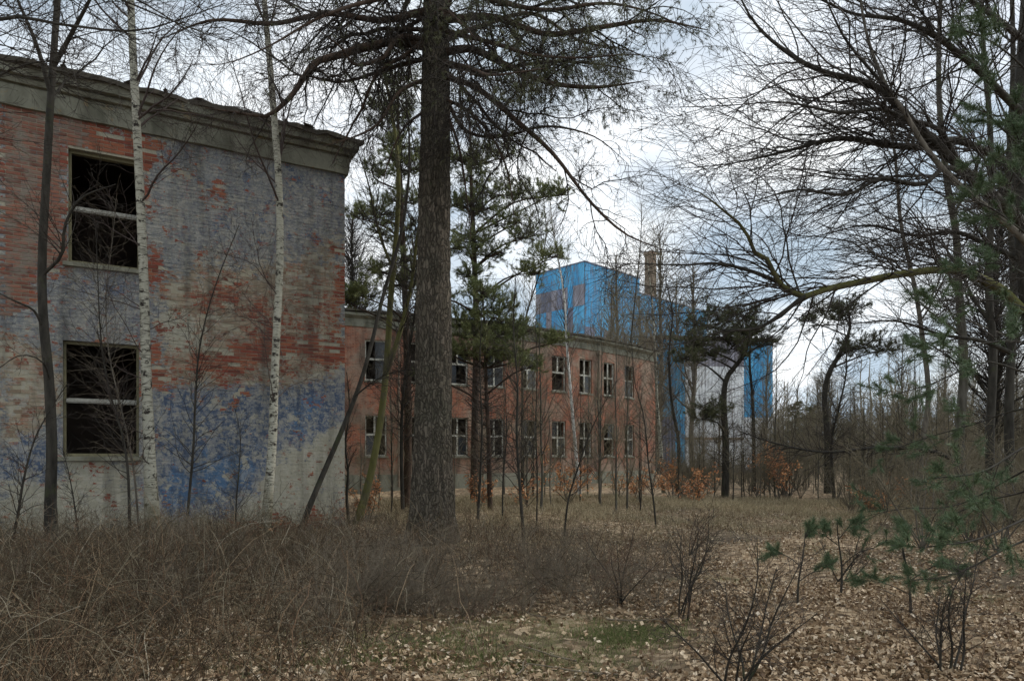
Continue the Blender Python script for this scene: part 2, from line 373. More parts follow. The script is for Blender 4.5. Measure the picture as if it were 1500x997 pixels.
k = t.mix(nf, (.14, .14, .11), (.30, .30, .235)); k = t.mix(t.ramp(t.noise(t.map(p, (1.5, 1.5, .6)), 1.6, 5), [(.45, 0.0), (.65, .8)]), k, (.085, .085, .062))
k = t.mix(t.ramp(t.noise(p, 3.3, 5, .7), [(.60, 0.0), (.68, .9)]), k, (.24, .18, .10))
t.col(k); t.bump(nf, .6, .01); M['concrete'] = t.m
t = NT('weathered_wood'); p = t.pos(); t.col(t.mix(t.noise(t.map(p, (2, 2, 2)), 9, 5), (.15, .15, .13), (.42, .42, .38))); M['old_white'] = t.m
t = NT('old_wood'); p = t.pos(); t.col(t.mix(t.noise(p, 8, 5), (.09, .085, .05), (.26, .24, .15))); M['old_wood'] = t.m
t = NT('white_frame'); p = t.pos(); t.col(t.mix(t.ramp(t.noise(p, 3, 5, .7), [(.45, 0.0), (.62, 1.0)]), (.50, .50, .44), (.15, .135, .10))); M['white_frame'] = t.m
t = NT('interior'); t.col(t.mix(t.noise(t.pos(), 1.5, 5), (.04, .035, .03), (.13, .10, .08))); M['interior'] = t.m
t = NT('roof_felt'); p = t.pos(); t.col(t.mix(t.noise(p, 3, 5), (.03, .03, .028), (.10, .085, .06))); M['roof_felt'] = t.m
t = NT('rust_pipe'); p = t.pos(); t.col(t.mix(t.noise(p, 5, 5), (.12, .08, .055), (.26, .22, .17))); M['rust_pipe'] = t.m
t = NT('dark_glass'); t.col((.02, .025, .03)); t.b.inputs['Roughness'].default_value = .12; t.b.inputs['Specular IOR Level'].default_value = .5; M['glass'] = t.m

# ------------------------------------------------------------------ generic wall sheet with openings
def wall_sheet(pos, s0, s1, z0, z1, openings, cell, thick=.38):
    """front sheet, reveals and back sheet; pos(s, z, off) -> points. openings: (sa, sb, za, zb)"""
    sa = set(np.arange(s0, s1 + 1e-6, cell).round(4)); za = set(np.arange(z0, z1 + 1e-6, cell).round(4))
    for o in openings: sa |= {round(o[0], 4), round(o[1], 4)}; za |= {round(o[2], 4), round(o[3], 4)}
    sa |= {s1}; za |= {z1}
    def clean(L, keep):
        L = sorted(L); r = [L[0]]
        for x in L[1:]:
            if x - r[-1] < cell * .35:
                if x in keep: r[-1] = x
                continue
            r.append(x)
        return np.array(r)
    ks = {round(v, 4) for o in openings for v in o[:2]} | {s0, s1}; kz = {round(v, 4) for o in openings for v in o[2:]} | {z0, z1}
    A = clean(sa, ks); B = clean(za, kz)
    SS, ZZ = np.meshgrid(A, B, indexing='ij'); n = SS.size; I = np.arange(n).reshape(SS.shape)
    cs = (A[:-1] + A[1:]) / 2; cz = (B[:-1] + B[1:]) / 2; CS, CZ = np.meshgrid(cs, cz, indexing='ij')
    ok = np.ones(CS.shape, bool)
    for o in openings: ok &= ~((CS > o[0]) & (CS < o[1]) & (CZ > o[2]) & (CZ < o[3]))
    F = np.stack([I[:-1, :-1], I[1:, :-1], I[1:, 1:], I[:-1, 1:]], -1)[ok]
    V = [pos(SS.ravel(), ZZ.ravel(), 0.0), pos(SS.ravel(), ZZ.ravel(), -thick)]
    Fs = [F, F[:, ::-1] + n]; m = 2 * n; sp = [SS.ravel()] * 2; zp = [ZZ.ravel()] * 2
    rects = [(o[0], o[1], o[2], o[3]) for o in openings] + [(s0, s1, z0, z1)]
    for (a, b, c, d) in rects:
        q = np.array([(a, c), (b, c), (b, d), (a, d)])
        v = np.concatenate([pos(q[:, 0], q[:, 1], 0.0), pos(q[:, 0], q[:, 1], -thick)])
        V.append(v); sp.append(np.tile(q[:, 0], 2)); zp.append(np.tile(q[:, 1], 2))
        Fs.append(np.array([(m + i, m + (i + 1) % 4, m + 4 + (i + 1) % 4, m + 4 + i) for i in range(4)])); m += 8
    return np.concatenate(V), np.concatenate(Fs), np.concatenate(sp), np.concatenate(zp)

# ------------------------------------------------------------------ left building
B1 = empty('brick_building', (C1[0], C1[1], 0))
tag(B1, 'near two-storey brick building with flaking slate and blue paint under a grey cornice', 'building')
ZC = 8.36
OP1 = [(4.26, 5.51, 5.50, 7.75), (4.28, 5.60, 1.66, 3.95), (4.42, 5.80, -.62, .05)]
LEN1 = 14.0
for k_ in (1,):   # further bays beyond the frame
    OP1 += [(a + 3.9, b + 3.9, c, d) for (a, b, c, d) in OP1[:3]]
V, F, sp, zp = wall_sheet(wall1, 0.0, LEN1, -1.0, ZC, OP1, .11)
m1, m2 = wall_masks(sp, zp)
me = mesh_np('wall', V, F4=F, attrs={'m1': ('POINT', m1), 'm2': ('POINT', m2), 'rnd': ('POINT', rng.random(len(V)))})
child('wall', me, M['wall_mortar'], B1)
# bricks
BH, BL, J = .065, .240, .012
bs = []
row = 0; z = -.9
while z + BH < ZC:
    s = -0.126 * (row % 2)
    while s < 9.2:
        a, b = max(s, 0.0), s + BL
        ok = b - a > .05
        for o in OP1:
            if b > o[0] - .0 and a < o[1] and z + BH > o[2] and z < o[3]:
                # clip at the opening edge
                if a < o[0]: b = min(b, o[0])
                elif b > o[1]: a = max(a, o[1])
                else: ok = False
                if b - a < .04: ok = False
        if ok: bs.append((a, b, z, z + BH))
        s += BL + .006
    z += BH + J; row += 1
bs = np.array(bs)
mid_s = (bs[:, 0] + bs[:, 1]) / 2; mid_z = (bs[:, 2] + bs[:, 3]) / 2
bm1, bm2 = wall_masks(mid_s, mid_z)
px_, py_ = wall1_px(mid_s, mid_z)
full = (bs[:, 1] - bs[:, 0]) > BL - .002
cand = np.where(full & (bm1[:, 0] > .55) & (px_ > -5) & (py_ > 150) & (py_ < 470) & (px_ < 120))[0]
single = set(cand[np.argsort(px_[cand])][:300].tolist())
rest = np.array([i for i in range(len(bs)) if i not in single])
def brick_corners(B, out, jit):
    n = len(B); P = []
    for (si, zi, oi) in [(0, 2, 0), (1, 2, 0), (1, 2, 1), (0, 2, 1), (0, 3, 0), (1, 3, 0), (1, 3, 1), (0, 3, 1)]:
        off = np.where(oi == 0, out, -.02)
        P.append(wall1(B[:, si] + jit[:, si], B[:, zi] + jit[:, zi], 0) + N1_3[None] * np.broadcast_to(off, (n,))[:, None])
    return np.stack(P, 1)
N1_3 = np.array([N1[0], N1[1], 0])
Bb = bs[rest]; pt = np.clip(1.0 - bm1[rest][:, 0] - .45 * bm1[rest][:, 1], 0, 1)
out = (.004 + rng.random(len(Bb)) * .008) * (1 - .62 * pt) + .0008
crumb = rng.random(len(Bb)) < .07 + .10 * pt; out = np.where(crumb, -.005, out)
P = brick_corners(Bb, out, rng.normal(0, .0018, (len(Bb), 4)))
q = np.array([(0, 1, 5, 4), (1, 2, 6, 5), (3, 0, 4, 7), (4, 5, 6, 7), (3, 2, 1, 0)])
F = (np.arange(len(Bb))[:, None, None] * 8 + q[None]).reshape(-1, 4)
rep = lambda a: np.repeat(a, 8, axis=0)
# masks per corner so that paint edges cross bricks
ss = np.stack([Bb[:, i] for i in (0, 1, 1, 0, 0, 1, 1, 0)], 1).ravel(); zq = np.stack([Bb[:, i] for i in (2, 2, 2, 2, 3, 3, 3, 3)], 1).ravel()
a1, a2 = wall_masks(ss, zq)
me = mesh_np('bricks', P.reshape(-1, 3), F4=F, attrs={'m1': ('POINT', a1), 'm2': ('POINT', a2), 'rnd': ('POINT', rep(rng.random(len(Bb))))})
o = child('brickwork', me, M['wall_brick'], B1); tag(o, kind='stuff')
# single bricks, one shared mesh, local axes: x along wall, z up, y out
mb = MB(); e_ = .003
mb.hexa([(-BL / 2 + e_, .010, -BH / 2 + e_), (BL / 2 - e_, .010, -BH / 2 + e_), (BL / 2, -.02, -BH / 2), (-BL / 2, -.02, -BH / 2),
         (-BL / 2 + e_, .010, BH / 2 - e_), (BL / 2 - e_, .010, BH / 2 - e_), (BL / 2, -.02, BH / 2), (-BL / 2, -.02, BH / 2)])
bmesh_ = mb.mesh('brick'); bmesh_.materials.append(M['bare_brick'])
ang1 = math.atan2(U1[1], U1[0])
for i in sorted(single):
    o = bpy.data.objects.new('brick', bmesh_); COL.objects.link(o); o.parent = B1
    p = wall1(mid_s[i], mid_z[i]) + N1_3 * random.uniform(-.004, .004) - np.array(B1.location)
    o.location = p; o.rotation_euler = (random.uniform(-.01, .01), random.uniform(-.008, .008), ang1)
# rear shell, floor slabs and roof of the left building
def shell(parent, C, U, N, length, depth, z0, z1, mat, t=.35, front=.38):
    """three closed walls behind a facade that starts at C and runs along U"""
    mb = MB()
    def P(s, d, z): return (C[0] + U[0] * s - N[0] * d, C[1] + U[1] * s - N[1] * d, z)
    def bx(s0, s1, d0, d1, a, b, m): m.hexa([P(s0, d0, a), P(s1, d0, a), P(s1, d1, a), P(s0, d1, a), P(s0, d0, b), P(s1, d0, b), P(s1, d1, b), P(s0, d1, b)])
    bx(0.0, t, front, depth, z0, z1, mb); bx(length - t, length, front, depth, z0, z1, mb); bx(t, length - t, depth - t, depth, z0, z1, mb)
    child('rear_wall', mb.mesh('rear_wall'), mat, parent)
    fl = MB()
    for a, b in ((.55, .85), (4.55, 4.85), (8.40, 8.65)): bx(t, length - t, front, depth - t, a, b, fl)
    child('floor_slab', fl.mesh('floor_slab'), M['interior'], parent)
    pw = MB(); bx(t, length - t, 4.2, 4.35, .85, 4.55, pw); bx(t, length - t, 4.2, 4.35, 4.85, 8.40, pw)
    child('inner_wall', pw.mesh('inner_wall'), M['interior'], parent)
    return P, bx
P1, bx1 = shell(B1, C1, U1, N1, LEN1, 12.0, -1.0, ZC, M['wall_mortar'])
me_ = bpy.data.objects['rear_wall'].data; me_.materials.clear(); me_.materials.append(M['concrete'])
# cornice: stepped profile extruded along facade and returned round the corner
prof = [(0.0, -.03), (.075, -.03), (.11, .34), (.08, .345), (.08, .385), (.17, .39), (.20, .46), (.155, .465), (.155, .51), (.27, .515), (.30, .70), (.26, .72), (-.3, .72), (-.3, -.03)]
def cornice(parent, corner_pts, normals, z, name='cornice', mat='concrete', step=.25, jag=.008):
    """profile swept along a polyline of plan points with outward normals (miters given by the normals)"""
    pts = np.array(corner_pts, float); nr = np.array(normals, float); K = len(prof)
    V = []
    for p_, n_ in zip(pts, nr):
        for (o_, h_) in prof:
            j = random.uniform(-jag, jag)
            V.append((p_[0] + n_[0] * (o_ + j), p_[1] + n_[1] * (o_ + j), z + h_ + j))
    F = [(i * K + k, (i + 1) * K + k, (i + 1) * K + (k + 1) % K, i * K + (k + 1) % K) for i in range(len(pts) - 1) for k in range(K)]
    n = len(V)
    F3 = []
    for base in (0, (len(pts) - 1) * K):
        for k in range(1, K - 1): F3.append((base, base + k, base + k + 1))
    me = mesh_np(name, V, F4=F, F3=F3)
    return child(name, me, M[mat], parent)
side1 = -N1        # direction of the side wall going back
right1 = -U1       # outward normal of the side wall
pts = [tuple(C1 + U1 * s) for s in np.arange(LEN1, .2, -.35)] + [tuple(C1)] + [tuple(C1 + side1 * d) for d in (1, 4, 8, 12)]
nrm = [tuple(N1)] * (len(pts) - 5) + [tuple(N1 + right1)] + [tuple(right1)] * 4
cornice(B1, pts, nrm, ZC)
# roof: felt sheet with torn edge, sagging
def roof(parent, P, length, depth, z, over=.46, seed=1, name='roof', nose=0.0):
    over = .36
    rr = np.random.default_rng(seed); A = np.arange(-over, length, .22); Dp = np.concatenate([[-over], np.arange(0, depth + .1, .9)])
    V = []; 
    for a in A:
        for j, d in enumerate(Dp):
            h = z + .085 + max(d, -.3) * .05 + rr.normal(0, .012)
            dd = d + (rr.uniform(-.09, .08) if j == 0 else 0)
            aa = a + (rr.uniform(-.05, .09) if a == A[0] else 0)
            V.append((*P(aa, dd, 0)[:2], h - (.03 if j == 0 else 0)))
    n = len(V); nd = len(Dp); V2 = [(x, y, zz_ - rr.uniform(.06, .11)) for (x, y, zz_) in V]
    F = []
    for i in range(len(A) - 1):
        for j in range(nd - 1):
            a = i * nd + j; F.append((a, a + nd, a + nd + 1, a + 1)); F.append((n + a + 1, n + a + nd + 1, n + a + nd, n + a))
        F.append((i * nd, n + i * nd, n + (i + 1) * nd, (i + 1) * nd))
    for j in range(nd - 1): F.append((j, j + 1, n + j + 1, n + j))
    me = mesh_np(name, V + V2, F4=F); return child(name, me, M['roof_felt'], parent)
roof(B1, P1, LEN1, 12, ZC + .72, .50)
# loose roof rubble along the edge of the roof
mb = MB()
for i in range(70):
    s = random.uniform(.0, 9); d = random.uniform(-.40, .5); c = P1(s, d, ZC + .80 + d * .05); w = random.uniform(.06, .22); h = random.uniform(.01, .035); a = random.uniform(0, 3)
    ca, sa_ = math.cos(a) * w, math.sin(a) * w
    mb.hexa([(c[0] - ca, c[1] - sa_, c[2]), (c[0] + sa_ * .5, c[1] - ca * .5, c[2]), (c[0] + ca, c[1] + sa_, c[2] + .01), (c[0] - sa_ * .5, c[1] + ca * .5, c[2]),
             (c[0] - ca * .8, c[1] - sa_, c[2] + h), (c[0] + sa_ * .4, c[1] - ca * .5, c[2] + h * .8), (c[0] + ca * .9, c[1] + sa_, c[2] + h * 1.1), (c[0] - sa_ * .5, c[1] + ca * .4, c[2] + h)])
o = child('roof_debris', mb.mesh('roof_debris'), M['roof_felt'], B1); tag(o, kind='stuff')
# windows of the left building
def obox(P, s0, s1, d0, d1, a, b, m): m.hexa([P(s0, d0, a), P(s1, d0, a), P(s1, d1, a), P(s0, d1, a), P(s0, d0, b), P(s1, d0, b), P(s1, d1, b), P(s0, d1, b)])
for k, (a, b, c, d) in enumerate(OP1):
    low = c < 0
    m = MB(); fw = .05
    obox(P1, a + .004, a + fw, .10, .17, c + .004, d - .004, m); obox(P1, b - fw, b - .004, .10, .17, c + .004, d - .004, m)
    obox(P1, a + fw, b - fw, .10, .17, d - .06, d - .004, m); obox(P1, a + fw, b - fw, .10, .17, c + .004, c + .06, m)
    w = child('window', m.mesh('window'), M['old_wood'] if not low else M['interior'], B1)
    if not low:
        zt = c + (d - c) * .485
        m = MB(); obox(P1, a + fw, b - fw, .085, .155, zt - .045, zt + .05, m); obox(P1, a + fw, b - fw, .07, .085, zt - .02, zt + .03, m)
        o = link('transom', m.mesh('transom'), M['old_white'], w)
        co = np.array([v.co for v in o.data.vertices]) - np.array(B1.location); o.data.vertices.foreach_set('co', co.astype(np.float32).ravel())
        m = MB(); obox(P1, a - .09, b + .09, -.07, .09, c - .085, c - .004, m)
        o = link('sill', m.mesh('sill'), M['concrete'], w)
        co = np.array([v.co for v in o.data.vertices]) - np.array(B1.location); o.data.vertices.foreach_set('co', co.astype(np.float32).ravel())

# ------------------------------------------------------------------ second building (curved facade)
b = 2.25; s_c = [0.0]; P = np.array([-6.95, 34.9]); nodes = [P.copy()]
heads = np.linspace(23.0, 46, 8)
for h in heads:
    P = P + b * np.array([math.cos(R_(h)), math.sin(R_(h))]); nodes.append(P.copy())
nodes = np.array(nodes)
pre = nodes[0] - np.array([math.cos(R_(22)), math.sin(R_(22))]) * 6.6; post = nodes[-1] + np.array([math.cos(R_(49)), math.sin(R_(49))]) * 3.4
path = np.vstack([pre, nodes, post])
seg = np.concatenate([[0], np.cumsum(np.hypot(*np.diff(path, axis=0).T))]); L2 = seg[-1]
def cur(s):
    s = np.asarray(s, float); return np.interp(s, seg, path[:, 0]), np.interp(s, seg, path[:, 1])
def wall2(s, z, off=0.0):
    s = np.asarray(s, float); x, y = cur(s); x1, y1 = cur(np.clip(s + .6, 0, L2)); x0, y0 = cur(np.clip(s - .6, 0, L2))
    tx, ty = x1 - x0, y1 - y0; l = np.hypot(tx, ty); return np.stack([x + ty / l * off, y - tx / l * off, np.asarray(z, float) + 0 * s], -1)
B2 = empty('brick_building', (path[0, 0], path[0, 1], 0))
tag(B2, 'farther curved red brick building with two rows of white framed windows', 'building')
wc = seg[1:-1]     # window centres
wc = np.concatenate([[wc[0] - 2.3, wc[0] - 4.6], wc])
OP2 = []
for c in wc: OP2 += [(c - .56, c + .56, 1.70, 3.78), (c - .56, c + .56, 5.55, 7.63)]
V, F, sp, zp = wall_sheet(wall2, 0.0, L2, -.5, 8.35, OP2, .55, .35)
me = mesh_np('wall', V, F4=F, uv=np.stack([sp, zp], -1))
t = NT('red_brickwork'); uv = t.uvc(); p = t.pos()
br = t.n('ShaderNodeTexBrick'); t.set(br.inputs['Vector'], uv); br.inputs['Scale'].default_value = 1; br.inputs['Brick Width'].default_value = .25; br.inputs['Row Height'].default_value = .077
br.inputs['Mortar Size'].default_value = .007; br.inputs['Color1'].default_value = (.17, .052, .034, 1); br.inputs['Color2'].default_value = (.32, .125, .075, 1); br.inputs['Mortar'].default_value = (.30, .25, .19, 1); br.inputs['Bias'].default_value = 0
nb = t.noise(p, .8, 6, .65); nf = t.noise(p, 4, 6, .7)
k = t.mix(t.ramp(nf, [(.45, 0.0), (.62, .8)]), br.outputs[0], (.40, .13, .065))
sz = t.n('ShaderNodeSeparateXYZ'); t.set(sz.inputs[0], p)
hi = t.math('ADD', t.ramp(t.math('DIVIDE', sz.outputs[2], 10.0), [(.0, .18), (.15, .1), (.19, .0), (.42, -.14), (.53, -.12), (.58, .02), (.80, .16)]), nb)
hi = t.math('ADD', t.ramp(t.math('DIVIDE', sz.outputs[2], 10.0), [(.03, .20), (.16, .07), (.36, .07), (.44, .0), (.52, .0), (.60, .05), (.84, .13)]), t.math('MULTIPLY_ADD', nf, .35, t.math('MULTIPLY', nb, .65)))
k = t.mix(t.ramp(hi, [(.54, 0.0), (.66, .85)]), k, t.mix(nf, (.17, .145, .11), (.36, .29, .22)))
k = t.mix(t.ramp(t.noise(t.map(p, (1, 1, .3)), 1.5, 5), [(.44, 0.0), (.62, .7)]), k, (.085, .065, .05)); k = t.mix(t.ramp(t.noise(p, .55, 6, .7), [(.52, 0.0), (.60, .6)]), k, (.27, .21, .155))
t.col(k); t.bump(br.outputs[1], .4, -.01); M['red_brick'] = t.m
child('wall', me, M['red_brick'], B2)
def P2(s, d, z):
    v = wall2(s, z, -d); return tuple(v)
# body behind the curve
mb = MB(); fl = MB(); nS = 14; ss = np.linspace(0, L2, nS)
for i in range(nS - 1):
    a, c = ss[i], ss[i + 1]
    obox(P2, a, c, 8.65, 9.0, -.5, 8.35, mb)
    for z0, z1 in ((.4, .7), (4.4, 4.7), (8.32, 8.60)): obox(P2, a, c, .36, 8.64, z0, z1, fl)
obox(P2, 0.0, .35, .36, 8.64, -.5, 8.3, mb); obox(P2, L2 - .35, L2, .36, 8.64, -.5, 8.3, mb)
child('rear_wall', mb.mesh('rear_wall'), M['concrete'], B2); child('floor_slab', fl.mesh('floor_slab'), M['interior'], B2)
mb = MB()
for i in range(nS - 1): obox(P2, ss[i], ss[i + 1], 3.5, 3.65, .7, 8.3, mb)
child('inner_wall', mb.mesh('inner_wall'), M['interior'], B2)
sq = np.linspace(0, L2, 60); cp = wall2(sq, 0 * sq); nr = wall2(sq, 0 * sq, 1.0) - cp
e1 = cp[-1, :2] - nr[-1, :2] * 9; tang = np.array([-nr[-1, 1], nr[-1, 0]]); 
prof = [(0.0, -.10), (.05, -.10), (.07, .30), (.16, .33), (.20, .40), (.30, .42), (.32, .56), (.25, .58), (-.2, .58), (-.2, -.10)]
cpts = [tuple(c[:2]) for c in cp] + [tuple(e1)]
tanv = np.array([cp[-1, 0] - cp[-2, 0], cp[-1, 1] - cp[-2, 1]]); tanv /= np.linalg.norm(tanv)
nrs = [tuple(n[:2]) for n in nr[:-1]] + [tuple(nr[-1, :2] + tanv), tuple(tanv)]
cornice(B2, cpts, nrs, 8.35, jag=.012)
mb = MB(); ss = np.linspace(-.3, L2 + .35, 60)
rr = random.Random(3)
for i in range(59):
    h = rr.uniform(-.03, .03)
    obox(lambda s, d, z: tuple(wall2(min(max(s, 0), L2), z, -d) + np.array([tanv[0], tanv[1], 0]) * max(s - L2, 0)), ss[i], ss[i + 1], -.40 + rr.uniform(-.05, .05), 9.2, 8.94 + h, 9.02 + h + rr.uniform(0, .05), mb)
child('roof', mb.mesh('roof'), M['roof_felt'], B2)
mb = MB(); ss = np.linspace(0, L2, 20)
for i in range(19): obox(P2, ss[i], ss[i + 1], -.06, -.003, -.5, .75, mb)
child('plinth', mb.mesh('plinth'), M['concrete'], B2)
off2 = np.array(B2.location)
def sub(name, m, mat, par, base):
    me = m.mesh(name); co = np.array([v.co[:] for v in me.vertices]) - base; me.vertices.foreach_set('co', co.astype(np.float32).ravel())
    return link(name, me, mat, par)
for k, (a, c, z0, z1) in enumerate(OP2):
    m = MB(); fw = .07
    obox(P2, a + .004, a + fw, .10, .18, z0 + .004, z1 - .004, m); obox(P2, c - fw, c - .004, .10, .18, z0 + .004, z1 - .004, m)
    obox(P2, a + fw, c - fw, .10, .18, z1 - .07, z1 - .004, m); obox(P2, a + fw, c - fw, .10, .18, z0 + .004, z0 + .07, m)
    w = child('window', m.mesh('window'), M['white_frame'], B2)
    mid = (a + c) / 2 - .06; zm = z0 + 1.10
    m = MB(); obox(P2, a + fw, c - fw, .095, .17, zm - .05, zm + .05, m); sub('transom', m, M['white_frame'], w, off2)
    if rr.random() < .85:
        m = MB(); obox(P2, mid - .045, mid + .045, .09, .16, zm + .05, z1 - .07, m); sub('mullion', m, M['white_frame'], w, off2)
    if rr.random() < .75:
        m = MB(); obox(P2, mid - .045, mid + .045, .09, .16, z0 + .07, zm - .05, m); sub('mullion', m, M['white_frame'], w, off2)
    for (p0, p1, q0, q1) in ((a + fw, mid - .045, z0 + .07, zm - .05), (mid + .045, c - fw, z0 + .07, zm - .05), (a + fw, mid - .045, zm + .05, z1 - .07), (mid + .045, c - fw, zm + .05, z1 - .07)):
        if rr.random() < .35:
            m = MB(); obox(P2, p0, p1, .13, .136, q0, q1, m); sub('pane', m, M['glass'], w, off2)
    m = MB(); obox(P2, a - .05, c + .05, -.07, .10, z0 - .09, z0 - .003, m); sub('sill', m, M['concrete'], w, off2)

# ------------------------------------------------------------------ tubes
def tubes(P, Rr, sides):
    """P (N,K,3) R (N,K) -> V, F"""
    N, K, _ = P.shape
    T = np.empty_like(P); T[:, 1:-1] = P[:, 2:] - P[:, :-2]; T[:, 0] = P[:, 1] - P[:, 0]; T[:, -1] = P[:, -1] - P[:, -2]
    T /= np.linalg.norm(T, axis=-1, keepdims=True) + 1e-9
    m = T.mean(1); ref = np.where(np.abs(m[:, 2:3]) > .75, np.array([[1., 0, 0]]), np.array([[0, 0, 1.]]))[:, None, :]
    A = np.cross(T, ref); A /= np.linalg.norm(A, axis=-1, keepdims=True) + 1e-9; B = np.cross(T, A)
    th = np.arange(sides) * 2 * math.pi / sides
    ring = A[:, :, None, :] * np.cos(th)[None, None, :, None] + B[:, :, None, :] * np.sin(th)[None, None, :, None]
    V = (P[:, :, None, :] + ring * Rr[:, :, None, None]).reshape(-1, 3)
    base = (np.arange(N)[:, None, None] * K + np.arange(K - 1)[None, :, None]) * sides; j = np.arange(sides)[None, None, :]; j2 = (j + 1) % sides
    F = np.stack([base + j, base + j2, base + sides + j2, base + sides + j], -1).reshape(-1, 4)
    return V, F
def tube_mesh(name, sets, sides):
    """sets: list of (P,R)"""
    Vs, Fs, n = [], [], 0
    for (P, Rr) in sets:
        if len(P) == 0: continue
        v, f = tubes(P, Rr, sides); Vs.append(v); Fs.append(f + n); n += len(v)
    return mesh_np(name, np.concatenate(Vs), F4=np.concatenate(Fs), smooth=True)
def spline(pts, rad, K):
    """Catmull-Rom resample"""
    P = np.array(pts, float); n = len(P); d = np.concatenate([[0], np.cumsum(np.linalg.norm(np.diff(P, axis=0), axis=1))]); d /= d[-1]
    t = np.linspace(0, 1, K); Pe = np.vstack([2 * P[0] - P[1], P, 2 * P[-1] - P[-2]]); out_ = []
    for x in t:
        i = min(int(np.searchsorted(d, x, side='right')) - 1, n - 2); i = max(i, 0); u = (x - d[i]) / (d[i + 1] - d[i] + 1e-9)
        p0, p1, p2, p3 = Pe[i], Pe[i + 1], Pe[i + 2], Pe[i + 3]
        out_.append(.5 * ((2 * p1) + (-p0 + p2) * u + (2 * p0 - 5 * p1 + 4 * p2 - p3) * u * u + (-p0 + 3 * p1 - 3 * p2 + p3) * u ** 3))
    Rr = np.interp(t, np.linspace(0, 1, len(rad)), rad) if not np.isscalar(rad) else np.full(K, rad)
    return np.array(out_), Rr
def nrm3(v): return v / (np.linalg.norm(v, axis=-1, keepdims=True) + 1e-9)
def grow(sets, n, g, t0=.2, t1=1.0, ang=50, angv=15, ratio=.5, lmin=.1, lmax=9, K=6, wig=.22, grav=0.0, rr=.55, tip=.25, flat=0.0, rmin=.002, rmax=9, drift=None):
    """children of the branches in sets; returns (P,R)"""
    L = []; own = []
    for k, (P, Rr) in enumerate(sets):
        l = np.linalg.norm(np.diff(P, axis=1), axis=-1).sum(1); L.append(l); own += [(k, i) for i in range(len(P))]
    L = np.concatenate(L); own = np.array(own); pick = g.choice(len(L), n, p=L / L.sum())
    Kp = [s[0].shape[1] for s in sets]
    st = np.empty((n, 3)); tg = np.empty((n, 3)); pr = np.empty(n); tt = g.uniform(t0, t1, n)
    for k, (P, Rr) in enumerate(sets):
        m = own[pick, 0] == k
        if not m.any(): continue
        i = own[pick[m], 1]; x = tt[m] * (Kp[k] - 1); a = np.minimum(x.astype(int), Kp[k] - 2); u = (x - a)[:, None]
        st[m] = P[i, a] * (1 - u) + P[i, a + 1] * u; tg[m] = P[i, a + 1] - P[i, a]; pr[m] = Rr[i, a] * (1 - u[:, 0]) + Rr[i, a + 1] * u[:, 0]
    tg = nrm3(tg); r = nrm3(g.normal(size=(n, 3))); pe = nrm3(np.cross(tg, r)); a = np.radians(g.normal(ang, angv, n))[:, None]
    d = np.cos(a) * tg + np.sin(a) * pe; d[:, 2] *= (1 - flat); d = nrm3(d)
    ln = np.clip(L[pick] * ratio * (1.15 - .8 * tt) * g.uniform(.55, 1.35, n), lmin, lmax)
    P = np.empty((n, K, 3)); P[:, 0] = st; gv = np.array([0, 0, grav]) + (0 if drift is None else np.array(drift))
    for k in range(1, K):
        d = nrm3(d + g.normal(0, wig, (n, 3)) + gv); P[:, k] = P[:, k - 1] + d * (ln / (K - 1))[:, None]
    R0 = np.clip(pr * rr, rmin, rmax); Rr = R0[:, None] * np.linspace(1, tip, K)[None] ; Rr = np.maximum(Rr, rmin * .6)
    return P, Rr
def spine(pts, r, K=None, D=None):
    """pts (px,py,D)"""
    w = [at(*p) for p in pts]; K = K or max(8, len(pts) * 4)
    P, Rr = spline(w, r, K); return P[None], Rr[None]

def tufts(P, T, g, n=12, ln=.07, w=.004, spread=1.0):
    """needle tufts: n thin triangles each at points P with axis T"""
    N = len(P); d = nrm3(T[:, None, :] * g.uniform(.1, 1.1, (N, n, 1)) + g.normal(0, .55 * spread, (N, n, 3)))
    sd_ = nrm3(np.cross(d, g.normal(size=(N, n, 3)))) * w; base = P[:, None, :] + T[:, None, :] * g.uniform(-1, 1, (N, n, 1)) * ln * .5
    L_ = ln * g.uniform(.7, 1.2, (N, n, 1)); V = np.stack([base - sd_, base + sd_, base + d * L_], 2).reshape(-1, 3)
    F = np.arange(N * n * 3).reshape(-1, 3); return V, F
def tuft_mesh(name, P, T, g, **k):
    V, F = tufts(P, T, g, **k); return mesh_np(name, V, F3=F, attrs={'rnd': ('POINT', np.repeat(g.random(len(F)), 3))})
def along(sets, n, g, t0=.3, t1=1.0):
    PP, TT = [], []
    tot = sum(len(P) for P, _ in sets)
    for (P, Rr) in sets:
        m = int(n * len(P) / tot) + 1; i = g.integers(0, len(P), m); K = P.shape[1]; x = g.uniform(t0, t1, m) * (K - 1); a = np.minimum(x.astype(int), K - 2); u = (x - a)[:, None]
        PP.append(P[i, a] * (1 - u) + P[i, a + 1] * u); TT.append(nrm3(P[i, a + 1] - P[i, a]))
    return np.concatenate(PP), np.concatenate(TT)
